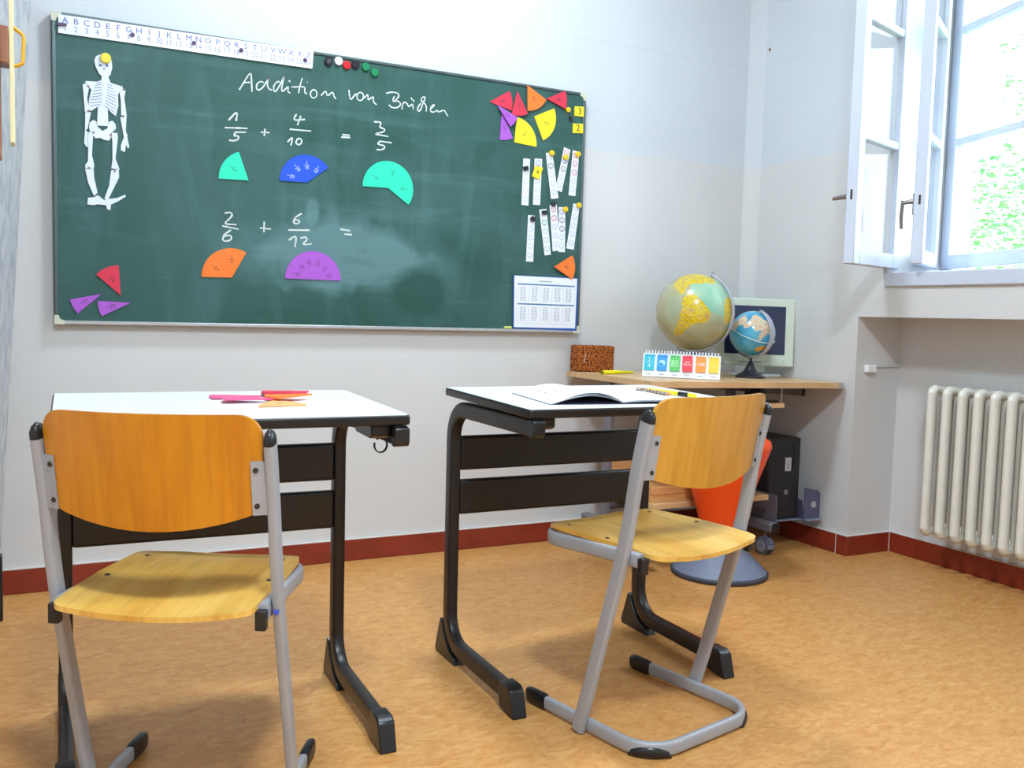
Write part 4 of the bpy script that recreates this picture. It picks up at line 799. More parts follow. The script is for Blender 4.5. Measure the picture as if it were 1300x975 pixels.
# two pens beside the booklet
def pen_at(name, label, p0, p1, r, parts, cat='pen', zbase=None):
    a = Vector(p0); b = Vector(p1); L = (b - a).length; t_ = thing(name, label, cat, p0); t_.rotation_euler = (0, -math.asin((b.z - a.z) / L), math.atan2(b.y - a.y, b.x - a.x))
    for nm, f0, f1, m, k0, k1 in parts: G().tube([(L * f0, 0, 0), (L * f1, 0, 0)], [r * k0, r * k1], [r * k0, r * k1], n=12).build(nm, m, t_)
    return t_
def dz(X, Y, r): return on_desk(desk2, *w2l(desk2, X, Y)) + r + 0.0006
M_PATT = mat('patterned_brown_barrel', lin(196, 176, 158), 0.45, col2=lin(112, 78, 72), scale=160, lo=0.45, hi=0.55)
M_YPEN = mat('bright_yellow_plastic', lin(250, 238, 28), 0.4, var=0.06)
pen_at('pencil', 'patterned brown pencil lying on the right desk beside the booklet', (1.478, -1.232, dz(1.478, -1.232, 0.0055)), (1.490, -1.38, dz(1.49, -1.38, 0.0055)), 0.0055, [('barrel', 0, 0.88, M_PATT, 1, 1), ('tip', 0.88, 1, M_PLANK, 1, 0.15)], 'pencil')
pen_at('marker', 'yellow marker with dark band lying behind the pencil on the right desk', (1.497, -1.255, dz(1.497, -1.255, 0.006)), (1.535, -1.425, dz(1.535, -1.425, 0.006)), 0.006, [('barrel', 0, 0.66, M_YPEN, 1, 1), ('band', 0.66, 0.86, M_BLACKPL, 1.02, 1.02), ('end_cap', 0.86, 1, M_YPEN, 1, 0.8)], 'marker')
# ------------------------------------------------------------------ computer corner
DZ = lambda x: 0.734 - 0.0155 * (x - 1.95)
SL = 0.0155
X0, X1, Y0, Y1 = 1.955, 2.933, -0.018, -0.635
cd = thing('computer_desk', 'beech topped mobile computer desk in the corner under the globes', 'desk', (2.4, -0.32, 0))
def L(x, y, z): return (x - 2.4, y + 0.32, z)
TT = 0.023
g = G(); poly = [(X0, Y0), (X1, Y0), (X1, Y1 + 0.012), (X1 - 0.014, Y1), (X0, Y1)]
v = [L(x, y, DZ(x)) for x, y in poly] + [L(x, y, DZ(x) - TT) for x, y in poly]
g.add(v, [(0, 1, 2, 3, 4), (9, 8, 7, 6, 5)] + [(i, i + 5, (i + 1) % 5 + 5, (i + 1) % 5) for i in range(5)]); g.build('desk_top', M_DESKWOOD, cd, smooth=False)
g = G(); v = [L(x, y, DZ(x) - q) for q in (-0.0004, TT + 0.0004) for x, y in ((X1 + 0.0008, Y1 + 0.012), (X1 - 0.014, Y1 - 0.0008), (X1 - 0.035, Y1 - 0.0008), (X1 - 0.035, Y1 + 0.004), (X1 - 0.01, Y1 + 0.02))]
g.add(v, [(0, 1, 2, 3, 4), (9, 8, 7, 6, 5)] + [(i, i + 5, (i + 1) % 5 + 5, (i + 1) % 5) for i in range(5)]); g.build('corner_cap', mat('grey_edge_cap', lin(170, 166, 162), 0.5), cd, smooth=False)
M_GREYSTEEL = mat('grey_steel', lin(126, 124, 132), 0.4, 0.3, var=0.08, scale=10); M_DKSTEEL = mat('dark_grey_steel', lin(92, 88, 90), 0.45, 0.2, var=0.08, scale=10)
# frame: columns, feet, casters, cross beam
for x in (2.005, 2.633):
    G().box(L(x - 0.012, -0.30, 0.12), L(x + 0.012, -0.25, DZ(x) - TT - 0.001)).build('column', M_GREYSTEEL, cd, bevel=0.006)
    f = G().box(L(x - 0.022, -0.585, 0.098), L(x + 0.022, -0.12, 0.142)).build('foot_beam', M_GREYSTEEL, cd, bevel=0.01)
    G().box(L(x - 0.021, -0.592, 0.099), L(x + 0.021, -0.585, 0.141)).build('beam_cap', M_BLACKPL, f, bevel=0.004)
    for y in (-0.53, -0.16):
        c = thing('caster', None, None, L(x, y, 0)); c.parent = cd
        R90 = Matrix.Rotation(pi / 2, 4, 'Y')
        for sx in (-1, 1):
            G().lathe([(0.012, -0.009), (0.032, -0.009), (0.037, -0.006), (0.037, 0.006), (0.032, 0.009), (0.03, 0.0085), (0.026, 0.0095), (0.004, 0.0095)], n=28, M=R90).build('wheel', mat('caster_grey', lin(96, 98, 116), 0.4, var=0.1), c).location = (sx * 0.014, 0, 0.0375)
            G().lathe([(0.026, 0), (0.025, 0.0025), (0.003, 0.003)], n=24, M=Matrix.Rotation(sx * pi / 2, 4, 'Y')).build('hub_disc', mat('caster_hub', lin(138, 142, 156), 0.4), c).location = (sx * 0.0235, 0, 0.0375)
        G().prism(arc((0, 0.0375), 0.040, 20, 160, 10) + arc((0, 0.0375), 0.012, 160, 20, 6), -0.0045, 0.0045, Matrix(((0, 0, 1, 0), (1, 0, 0, 0), (0, 1, 0, 0), (0, 0, 0, 1)))).build('caster_hood', mat('caster_hood_grey', lin(122, 124, 140), 0.4), c)
        G().box((-0.026, -0.050, 0.030), (0.004, -0.037, 0.048)).build('brake_pedal', mat('caster_hood_grey', None), c, bevel=0.003)
        G().tube([(0, 0, 0.07), (0, 0, 0.101)], 0.006, 0.006, n=12).build('stem', M_GREYSTEEL, c)
g = G(); v = [(2.33, -0.50), (2.885, -0.50)]
g.add([L(2.30, -0.44, DZ(2.3) - TT), L(2.885, -0.44, DZ(2.885) - TT), L(2.885, -0.44, DZ(2.885) - TT - 0.048), L(2.30, -0.44, DZ(2.3) - TT - 0.012), L(2.30, -0.40, DZ(2.3) - TT), L(2.885, -0.40, DZ(2.885) - TT), L(2.885, -0.40, DZ(2.885) - TT - 0.048), L(2.30, -0.40, DZ(2.3) - TT - 0.012)],
      [(0, 1, 2, 3), (7, 6, 5, 4), (0, 4, 5, 1), (1, 5, 6, 2), (2, 6, 7, 3), (3, 7, 4, 0)]); g.build('support_arm', M_DKSTEEL, cd, smooth=False)
G().box(L(2.885, -0.441, DZ(2.885) - TT - 0.049), L(2.905, -0.399, DZ(2.885) - TT - 0.0006)).build('arm_cap', M_BLACKPL, cd, bevel=0.002)
# keyboard tray on its hanger
tr = G().box(L(2.10, -0.60, 0.618), L(2.638, -0.30, 0.637)).build('keyboard_tray', M_DESKWOOD, cd, bevel=0.002)
for x in (2.12, 2.60):
    h = G(); h.box(L(x, -0.50, 0.637), L(x + 0.026, -0.40, DZ(x) - TT - 0.001)); h.build('tray_hanger', M_BLACKPL, cd, bevel=0.003)
G().tube([L(2.634, -0.585, 0.637), L(2.634, -0.585, DZ(2.63) - TT)], 0.002, 0.002, n=8).build('hanger_rod', M_ALU, cd)
G().tube([L(2.59, -0.46, 0.69), L(2.56, -0.49, 0.66), L(2.54, -0.53, 0.6425), L(2.57, -0.57, 0.6425), L(2.625, -0.575, 0.6425)], 0.005, 0.005, n=8).build('cable', M_BLACKPL, cd)
# lower shelf
G().box(L(2.030, -0.575, 0.238), L(2.60, -0.20, 0.260)).build('lower_shelf', M_DESKWOOD, cd, bevel=0.002)
G().tube([L(2.02, -0.275, 0.20), L(2.615, -0.275, 0.20)], 0.018, 0.018, n=12).build('cross_bar', M_DKSTEEL, cd)
# tower holder
G().box(L(2.6575, -0.56, 0.138), L(2.662, -0.20, 0.250)).build('holder_plate', mat('plum_grey_steel', lin(112, 106, 116), 0.4, 0.2, var=0.08), cd, bevel=0.002)
hp = G(); hp.prism([(-0.53, 0.1325), (-0.35, 0.1325), (-0.35, 0.215), (-0.36, 0.225), (-0.52, 0.21)], 2.838 - 2.4, 2.842 - 2.4, Matrix(((0, 0, 1, 0), (1, 0, 0, 0.32), (0, 1, 0, 0), (0, 0, 0, 1)))); hp.build('holder_plate', mat('blue_grey_steel', lin(92, 92, 122), 0.4, 0.2, var=0.08), cd)
tri = G().prism([(2.8425, 0.1325), (2.932, 0.1325), (2.931, 0.235), (2.917, 0.250), (2.8425, 0.266)], 0.526, 0.530, Matrix(((1, 0, 0, -2.4), (0, 0, -1, 0.32), (0, 1, 0, 0), (0, 0, 0, 1)))).build('holder_flap', mat('blue_grey_steel', None), cd)
G().lathe([(0.0145, 0), (0.0145, 0.003), (0.012, 0.004)], n=20, M=Matrix.Rotation(pi / 2, 4, 'X')).build('flap_knob', mat('pale_grey_plastic', lin(170, 170, 176), 0.5), cd).location = L(2.894, -0.530, 0.190)
G().box(L(2.662, -0.52, 0.127), L(2.8425, -0.22, 0.132)).box(L(2.8425, -0.548, 0.124), L(2.931, -0.505, 0.132)).build('holder_base', mat('pale_blue_steel', lin(142, 152, 176), 0.35, 0.3), cd, bevel=0.001)
# computer tower in the holder
pc = thing('computer_tower', 'black computer tower standing in the holder under the computer desk', 'computer', (2.749, -0.352, 0.1325))
G().box((-0.085, -0.14, 0), (0.085, 0.17, 0.345)).build('case', mat('black_case', lin(22, 22, 24), 0.45, var=0.1, scale=50), pc, bevel=0.004)
fr = G().box((-0.084, -0.150, 0.002), (0.084, -0.139, 0.343)).build('front_panel', mat('black_front', lin(30, 30, 33), 0.5, var=0.1, scale=50), pc, bevel=0.003)
g = G()
for k in range(26): g.box((-0.08 if k > 4 else -0.02, -0.1525, 0.012 + k * 0.0125), (0.035, -0.1495, 0.0165 + k * 0.0125))
o = g.build('vent_rib', mat('black_rib', lin(42, 42, 47), 0.5), fr, smooth=False); o['kind'] = 'stuff'
G().box((0.045, -0.1515, 0.20), (0.075, -0.1495, 0.32)).build('drive_bay', M_BLACKPL, fr, smooth=False)
G().box((0.0, -0.1535, 0.205), (0.032, -0.1500, 0.262)).build('sticker', mat('sticker_white', lin(190, 190, 196), 0.6, var=0.1, scale=300), fr, smooth=False)
g = G(); 
for k in range(7): g.box((0.010, -0.1538, 0.212 + k * 0.0065), (0.010 + 0.014 * (0.5 + 0.5 * ((k * 7) % 5) / 4), -0.1534, 0.2155 + k * 0.0065))
g.build('sticker_print', M_INK, fr, smooth=False)
G().lathe([(0.010, 0), (0.010, 0.003), (0.006, 0.0035), (0.0055, 0.002)], n=20, M=Matrix.Rotation(pi / 2, 4, 'X')).build('power_button', mat('button_silver', lin(166, 166, 172), 0.4, 0.4), fr).location = (0.012, -0.150, 0.115)
# boards stored on the shelf
for i, (x0, x1, y0, y1, z0, z1, lb) in enumerate(((2.035, 2.40, -0.552, -0.30, 0.2602, 0.290, 'lower pine board of the stack on the computer desk shelf'), (2.032, 2.42, -0.554, -0.31, 0.2905, 0.321, 'upper pine board of the stack on the computer desk shelf'))):
    o = G().box((-(x1 - x0) / 2, -(y1 - y0) / 2, 0), ((x1 - x0) / 2, (y1 - y0) / 2, z1 - z0)).build('pine_board', M_PLANK, None, bevel=0.002); o.location = ((x0 + x1) / 2, (y0 + y1) / 2, z0); o.rotation_euler = (0, 0, 0.0 if i == 0 else 0.012); tag(o, lb, 'board', 'pine boards on the lower shelf')
o = G().box((-0.19, -0.065, 0), (0.19, 0.065, 0.012)).build('thin_board', M_PLANK, None, bevel=0.001); o.location = (2.22, -0.255, 0.2605); o.rotation_euler = (radians(68), 0, 0.0); o.location.z = 0.328; tag(o, 'thin wooden board leaning behind the pine board stack', 'board')
# sponge
o = G().box((-0.092, -0.035, 0), (0.092, 0.035, 0.112)).build('board_sponge', mat('brown_sponge', lin(168, 92, 30), 0.95, col2=lin(84, 32, 8), scale=115, bump=1.0, detail=1, lo=0.42, hi=0.50), None, bevel=0.008, seg=3)
o.location = (2.052, -0.062, DZ(2.05) + 0.0002); o.rotation_euler = (0, SL, 0.06); tag(o, 'brown block shaped board sponge on the back corner of the computer desk', 'sponge')
g = G()
for k in range(5): g.box((-0.0675 + k * 0.0015, -0.0362, 0.040 + k * 0.0075), (-0.0640 + k * 0.0015, -0.0352, 0.0455 + k * 0.0075))
g.build('sponge_print', mat('sponge_print_white', lin(214, 196, 180), 0.8), o, smooth=False)
# yellow pen
pen_at('felt_pen', 'yellow felt pen lying on the computer desk in front of the sponge', (1.972, -0.262, DZ(1.972) + 0.0088), (2.185, -0.175, DZ(2.185) + 0.0068), 0.0085, [('tail_plug', 0.0, 0.04, mat('olive_plug', lin(120, 116, 20), 0.5), 0.8, 0.95), ('cap', 0.04, 0.56, M_YPEN, 1.0, 1.0), ('barrel', 0.56, 1.0, M_YPEN, 0.8, 0.62)])
# flip cards
fc = thing('flip_cards', 'white tabletop stand with six small coloured flip card pads', 'flip chart', (2.247, -0.425, DZ(2.247) + 0.0004)); fc.rotation_euler = (Matrix.Rotation(SL, 3, 'Y') @ Matrix.Rotation(-0.72, 3, 'Z')).to_euler()
WC = 0.305; HC = 0.098
lean = radians(16)
Mf = Matrix.Translation((0, -0.030, 0)) @ Matrix.Rotation(pi / 2 - lean, 4, 'X'); Mb = Matrix.Translation((0, 0.030, 0)) @ Matrix.Rotation(pi / 2 + lean, 4, 'X')
M_CARD = mat('white_card_stock', lin(236, 242, 246), 0.5)
st_ = G().prism([(-WC / 2, 0.0015), (WC / 2, 0.0015), (WC / 2, HC), (-WC / 2, HC)], 0, 0.0015, Mf).build('front_board', M_CARD, fc, smooth=False)
G().prism([(-WC / 2, 0.0015), (WC / 2, 0.0015), (WC / 2, HC - 0.003), (-WC / 2, HC - 0.003)], -0.0015, 0, Mb).build('back_board', M_CARD, fc, smooth=False)
M_RING = mat('wire_white', lin(232, 236, 244), 0.35, 0.0)
for k in range(24):
    x = -WC / 2 + 0.010 + k * (WC - 0.02) / 23; cz = HC * cos(lean) - 0.002
    G().tube([(x, 0.0 + 0.0105 * cos(radians(a)), cz + 0.0125 * sin(radians(a))) for a in range(-40, 231, 27)], 0.0024, 0.0024, up=(1, 0, 0), n=6).build('wire_ring', M_RING, fc)
cols = [('turquoise_card', lin(34, 186, 210)), ('blue_card_pad', lin(34, 152, 236)), ('green_card_pad', lin(88, 194, 100)), ('red_card_pad', lin(234, 50, 66)), ('orange_card_pad', lin(246, 146, 40)), ('yellow_card_pad', lin(248, 204, 28))]
M_WI = mat('card_print_white', lin(236, 248, 250), 0.6); M_WI2 = mat('card_print_pale', lin(168, 218, 250), 0.6); M_WI3 = mat('card_print_green', lin(170, 232, 172), 0.6); M_WI4 = mat('card_print_yellow', lin(252, 230, 130), 0.6)
for k, (nm, cl) in enumerate(cols):
    x = -WC / 2 + WC * (k + 0.5) / 6; w = 0.0395; z0 = 0.027; t_ = 0.006
    if k == 3: t_ = 0.010
    Mk = Mf @ Matrix.Translation((x, z0, 0.0017)) @ Matrix.Rotation(0.04 if k == 3 else 0.0, 4, 'Z')
    pd = G().prism(rrect(-w / 2, 0, w / 2, 0.064, 0.003), 0, t_, Mk).build('card_pad', mat(nm, cl, 0.45, var=0.03), fc, smooth=False)
    g = G()
    for q in (-0.011, 0, 0.011): g.prism(arc((q, 0.0585), 0.0021, 0, 324, 9), t_ + 0.0002, t_ + 0.0005, Mk)
    g.build('punch_hole', mat('hole_dark', lin(56, 62, 84), 0.7), pd, smooth=False)
    g = G(); T = lambda a, b: Mk @ Matrix.Translation((a, b, t_ + 0.0005)); mi = M_WI
    if k == 0: add_text(g, '2', 0.023, T(0, 0.043)); add_text(g, '4', 0.023, T(0, 0.017)); g.box((-0.011, 0.0293, t_ + 0.0003), (0.011, 0.0307, t_ + 0.0005), Mk)
    if k == 1:
        mi = M_WI2; g.prism([(0, 0.03)] + arc((0, 0.03), 0.0135, -42, 165, 14), t_ + 0.0003, t_ + 0.0006, Mk)
        g.prism(arc((0, 0.03), 0.0142, 160, 322, 14) + arc((0, 0.03), 0.0132, 322, 160, 14), t_ + 0.0003, t_ + 0.0005, Mk)
    if k == 2:
        mi = M_WI3
        for a in range(5):
            for b in range(5):
                if a < 2 or b > 2 or True:
                    e = 0.0004 if (a < 1 or (a < 2 and b > 1)) else 0.0009
                    g.box((-0.0145 + a * 0.0058 + e, 0.016 + b * 0.0058 + e, t_ + 0.0003), (-0.0145 + (a + 1) * 0.0058 - e, 0.016 + (b + 1) * 0.0058 - e, t_ + 0.0006), Mk)
    if k == 3: add_text(g, 'zwei', 0.011, T(0, 0.0375)); add_text(g, 'Viertel', 0.0115, T(0, 0.0275))
    if k == 4: add_text(g, '1,00', 0.018, T(0, 0.031))
    if k == 5: mi = M_WI4; add_text(g, '50', 0.0125, T(0, 0.0385)); add_text(g, '100', 0.0125, T(0, 0.0205)); g.box((-0.010, 0.0287, t_ + 0.0003), (0.010, 0.0299, t_ + 0.0005), Mk)
    g.build('card_print', mi, pd, smooth=False)
    g = G(); g.box((-0.010, 0.0105 - z0, 0.0001), (0.010, 0.0130 - z0, 0.0003), Mf @ Matrix.Translation((x, z0, 0.0016))); g.build('caption', M_INK, st_, smooth=False)
# globes
def globe_mat(name, sea, sea2, land, land2, yell, seed, scale, thr):
    m = bpy.data.materials.new(name); m.use_nodes = True; nt = m.node_tree; b = nt.nodes['Principled BSDF']; tc = nt.nodes.new('ShaderNodeTexCoord')
    return m, nt, b, tc
def blob_nodes(nt, tc, blobs, wob=0.10, nscale=9.0):
    """union of soft ellipsoid patches on the unit sphere (direction, radius); returns a 0..1 land mask"""
    n = nt.nodes.new('ShaderNodeTexNoise'); n.inputs['Scale'].default_value = nscale; n.inputs['Detail'].default_value = 6; nt.links.new(tc.outputs['Object'], n.inputs['Vector'])
    nv = nt.nodes.new('ShaderNodeVectorMath'); nv.operation = 'NORMALIZE'; nt.links.new(tc.outputs['Object'], nv.inputs[0])
    acc = None
    for d, r in blobs:
        dd = Vector(d).normalized(); s = nt.nodes.new('ShaderNodeVectorMath'); s.operation = 'DISTANCE'; s.inputs[1].default_value = dd; nt.links.new(nv.outputs[0], s.inputs[0])
        k = nt.nodes.new('ShaderNodeMath'); k.operation = 'SUBTRACT'; k.inputs[0].default_value = r; nt.links.new(s.outputs['Value'], k.inputs[1])
        if acc is None: acc = k.outputs[0]
        else:
            mxn = nt.nodes.new('ShaderNodeMath'); mxn.operation = 'SMOOTH_MAX'; mxn.inputs[2].default_value = 0.06; nt.links.new(acc, mxn.inputs[0]); nt.links.new(k.outputs[0], mxn.inputs[1]); acc = mxn.outputs[0]
    ns = nt.nodes.new('ShaderNodeMath'); ns.operation = 'MULTIPLY_ADD'; ns.inputs[1].default_value = wob * 2; ns.inputs[2].default_value = -wob; nt.links.new(n.outputs['Fac'], ns.inputs[0])
    ad = nt.nodes.new('ShaderNodeMath'); ad.operation = 'ADD'; nt.links.new(acc, ad.inputs[0]); nt.links.new(ns.outputs[0], ad.inputs[1])
    mr = nt.nodes.new('ShaderNodeMapRange'); mr.inputs['From Min'].default_value = -0.006; mr.inputs['From Max'].default_value = 0.006; nt.links.new(ad.outputs[0], mr.inputs['Value'])
    return mr.outputs[0]
def vnoise_ramp(nt, tc, scale, cols_, detail=12):
    n = nt.nodes.new('ShaderNodeTexNoise'); n.inputs['Scale'].default_value = scale; n.inputs['Detail'].default_value = detail; nt.links.new(tc.outputs['Object'], n.inputs['Vector'])
    r = nt.nodes.new('ShaderNodeValToRGB'); e = r.color_ramp.elements; e[0].position = cols_[0][0]; e[0].color = cols_[0][1]; e[1].position = cols_[-1][0]; e[1].color = cols_[-1][1]
    for p_, c_ in cols_[1:-1]: q = e.new(p_); q.color = c_
    nt.links.new(n.outputs['Fac'], r.inputs['Fac']); return r.outputs['Color']
def mixc(nt, f, a, b_):
    m = nt.nodes.new('ShaderNodeMix'); m.data_type = 'RGBA'; nt.links.new(f, m.inputs['Factor']); nt.links.new(a, m.inputs['A']); nt.links.new(b_, m.inputs['B']); return m.outputs['Result']
# directions as seen from the camera: r = right, u = up, f = towards the viewer
def view_dir(c):
    f = (Vector((-0.025, -3.3965, 0.9626)) - Vector(c)).normalized(); r = Vector((-f.y, f.x, 0)).normalized(); u = f.cross(r); return r, u, f
def pd_(c, a, b, back=False):
    r, u, f = view_dir(c); q = math.sqrt(max(0.0, 1 - a * a - b * b)); return r * a + u * b + f * q
GC = (2.399, -0.296, 0.997); GR = 0.161
m = bpy.data.materials.new('large_globe_map'); m.use_nodes = True; nt = m.node_tree; b = nt.nodes['Principled BSDF']; tc = nt.nodes.new('ShaderNodeTexCoord')
sa = [((-0.12, 0.22), 0.23), ((0.0, 0.05), 0.29), ((0.18, -0.05), 0.23), ((-0.12, -0.10), 0.25), ((-0.25, -0.32), 0.16), ((-0.36, -0.48), 0.13), ((-0.42, -0.58), 0.09)]
land = blob_nodes(nt, tc, [(pd_(GC, *p), r) for p, r in sa + [((-0.18, 0.86), 0.30), ((0.05, 0.88), 0.30), ((0.30, 0.84), 0.20), ((-0.36, 0.70), 0.22), ((-0.34, 0.50), 0.09), ((0.90, 0.10), 0.30), ((0.86, -0.10), 0.22), ((0.80, -0.52), 0.16)]], 0.055)
sea = vnoise_ramp(nt, tc, 9, [(0.3, lin(160, 176, 148)), (0.5, lin(176, 170, 132)), (0.7, lin(166, 148, 74))])
ss = nt.nodes.new('ShaderNodeSeparateXYZ'); nt.links.new(tc.outputs['Object'], ss.inputs[0])
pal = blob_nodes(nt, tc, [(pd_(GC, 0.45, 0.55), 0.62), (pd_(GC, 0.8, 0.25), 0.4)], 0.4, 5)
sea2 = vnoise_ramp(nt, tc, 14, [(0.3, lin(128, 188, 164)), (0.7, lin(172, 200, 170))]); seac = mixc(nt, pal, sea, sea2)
lc = vnoise_ramp(nt, tc, 90, [(0.38, lin(196, 160, 8)), (0.5, lin(222, 204, 30)), (0.6, lin(196, 150, 90))])
nt.links.new(mixc(nt, land, seac, lc), b.inputs['Base Color']); b.inputs['Roughness'].default_value = 0.22; b.inputs['Coat Weight'].default_value = 0.5; b.inputs['Coat Roughness'].default_value = 0.08
M_G1 = m
SC_ = (2.660, -0.362, 0.913); SR = 0.0955
m = bpy.data.materials.new('small_globe_map'); m.use_nodes = True; nt = m.node_tree; b = nt.nodes['Principled BSDF']; tc = nt.nodes.new('ShaderNodeTexCoord')
land = blob_nodes(nt, tc, [(pd_(SC_, *p), r) for p, r in [((0.15, 0.55), 0.34), ((0.38, 0.35), 0.34), ((0.62, 0.30), 0.30), ((0.20, 0.15), 0.10), ((0.46, -0.02), 0.22), ((0.40, -0.20), 0.10), ((-0.45, 0.55), 0.26), ((-0.30, 0.30), 0.14), ((-0.75, 0.35), 0.22)]], 0.30, 20)
sea = vnoise_ramp(nt, tc, 10, [(0.3, lin(44, 140, 184)), (0.55, lin(80, 170, 204)), (0.75, lin(128, 188, 184))])
lc = vnoise_ramp(nt, tc, 90, [(0.36, lin(168, 172, 150)), (0.48, lin(216, 200, 170)), (0.64, lin(204, 160, 140))])
au = blob_nodes(nt, tc, [(pd_(SC_, 0.30, -0.70), 0.16), (pd_(SC_, 0.44, -0.66), 0.16)], 0.05, 14)
oc = vnoise_ramp(nt, tc, 70, [(0.3, lin(206, 130, 20)), (0.7, lin(220, 176, 60))])
nt.links.new(mixc(nt, au, mixc(nt, land, sea, lc), oc), b.inputs['Base Color']); b.inputs['Roughness'].default_value = 0.2; b.inputs['Coat Weight'].default_value = 0.5; b.inputs['Coat Roughness'].default_value = 0.08
M_G2 = m
def sphere(r, n=48, k=28): return [(max(1e-4, r * sin(pi * i / k)), -r * cos(pi * i / k)) for i in range(k + 1)]
M_ACRYL = bpy.data.materials.new('clear_acrylic'); M_ACRYL.use_nodes = True; b = M_ACRYL.node_tree.nodes['Principled BSDF']; b.inputs['Base Color'].default_value = lin(196, 198, 214); b.inputs['Roughness'].default_value = 0.2; b.inputs['Alpha'].default_value = 0.62
_n = M_ACRYL.node_tree.nodes.new('ShaderNodeTexNoise'); _n.inputs['Scale'].default_value = 40; _r = M_ACRYL.node_tree.nodes.new('ShaderNodeMapRange'); _r.inputs['To Min'].default_value = 0.15; _r.inputs['To Max'].default_value = 0.3; M_ACRYL.node_tree.links.new(_n.outputs['Fac'], _r.inputs['Value']); M_ACRYL.node_tree.links.new(_r.outputs[0], b.inputs['Roughness'])
def merid(g, c, R, tilt_dir, a0, a1, w, th, n=24):
    """band on a great circle in the plane spanned by up and tilt_dir"""
    P = [tuple(Vector(c) + Vector((0, 0, 1)) * (R * cos(radians(a0 + (a1 - a0) * i / n))) + tilt_dir * (R * sin(radians(a0 + (a1 - a0) * i / n)))) for i in range(n + 1)]
    nrm = tilt_dir.cross(Vector((0, 0, 1)))
    return g.tube([Vector(p) for p in P], th, w, up=nrm, n=8)
zb = DZ(2.399)
gl = thing('globe', 'large yellow and green globe on the computer desk', 'globe', (2.399, -0.296, zb + 0.0006))
gl.rotation_euler = (0, SL, 0)
rel = lambda p, base: (p[0] - base[0], p[1] - base[1], p[2] - base[2])
BASE1 = (2.399, -0.296, zb + 0.0006); c1 = rel(GC, BASE1)
o = G().lathe(sphere(GR), n=56).build('globe_ball', M_G1, gl, ang=180); o.location = c1
r_, u_, f_ = view_dir(GC)
rx = Vector((r_.x, r_.y, 0)).normalized()
rx2 = (rx + f_ * 0.42).normalized(); rx2.z = 0; rx2.normalize()
g = G(); merid(g, c1, GR + 0.009, rx2, 24, 200, 0.0125, 0.0035); g.build('meridian_arc', M_ACRYL, gl)
ax = Vector((0, 0, 1)) * cos(radians(24)) + rx2 * sin(radians(24))
G().tube([Vector(c1) + ax * (GR - 0.002), Vector(c1) + ax * (GR + 0.022)], 0.005, 0.005, n=10).build('axis_pin', M_ALU, gl)
G().tube([Vector(c1) - ax * (GR - 0.002), Vector(c1) - ax * (GR + 0.016)], 0.005, 0.005, n=10).build('axis_pin', M_ALU, gl)
hz_ = c1[2] - GR - 0.012
G().lathe([(0.085, 0.0), (0.085, 0.010), (0.07, 0.016), (0.028, 0.03), (0.016, hz_ * 0.5), (0.014, hz_)], n=32).build('globe_stand', M_BLACKPL, gl)
zb = DZ(2.660); BASE2 = (2.660, -0.362, zb + 0.0004)
gs = thing('globe', 'small blue globe with white equator ring in front of the monitor', 'globe', BASE2)
c2 = rel(SC_, BASE2); gs.rotation_euler = (0, SL, 0)
o = G().lathe(sphere(SR), n=48).build('globe_ball', M_G2, gs, ang=180); o.location = c2
r_, u_, f_ = view_dir(SC_); rx = Vector((r_.x, r_.y, 0)).normalized(); md = (rx * 0.78 + Vector((f_.x, f_.y, 0)) * 0.62).normalized()
g = G(); merid(g, c2, SR + 0.008, md, 22, 215, 0.0155, 0.003); g.build('meridian_arc', M_ACRYL, gs)
ax = Vector((0, 0, 1)) * cos(radians(23.5)) + md * sin(radians(23.5)); e1 = ax.cross(Vector((f_.x, f_.y, f_.z))).normalized(); e2 = ax.cross(e1)
g = G(); g.tube([Vector(c2) + (e1 * cos(2 * pi * i / 48) + e2 * sin(2 * pi * i / 48)) * (SR + 0.0025) - ax * 0.0 for i in range(48)], 0.0022, 0.0014, up=tuple(ax), n=8, closed=True); g.build('equator_ring', mat('white_ring', lin(222, 226, 226), 0.4), gs)
G().tube([Vector(c2) + ax * (SR - 0.002), Vector(c2) + ax * (SR + 0.014)], 0.0035, 0.0035, n=10).build('axis_pin', M_ALU, gs)
G().tube([Vector(c2) - ax * (SR - 0.002), Vector(c2) - ax * (SR + 0.012)], 0.0035, 0.0035, n=10).build('axis_pin', M_ALU, gs)
hz_ = c2[2] - SR - 0.010
M_BASEB = mat('slate_black_plastic', lin(44, 44, 54), 0.35, var=0.1)
G().lathe([(0.063, 0.0), (0.063, 0.006), (0.058, 0.010), (0.034, 0.022), (0.018, 0.045), (0.013, hz_ * 0.72), (0.011, hz_ * 0.75), (0.006, hz_ * 0.80), (0.006, hz_)], n=32).build('globe_stand', M_BASEB, gs)
G().tube([Vector((0, 0, hz_ * 0.80)) - rx * 0.052, Vector((0, 0, hz_ * 0.80)) + rx * 0.042], 0.002, 0.002, n=8).build('stand_bar', M_BASEB, gs)
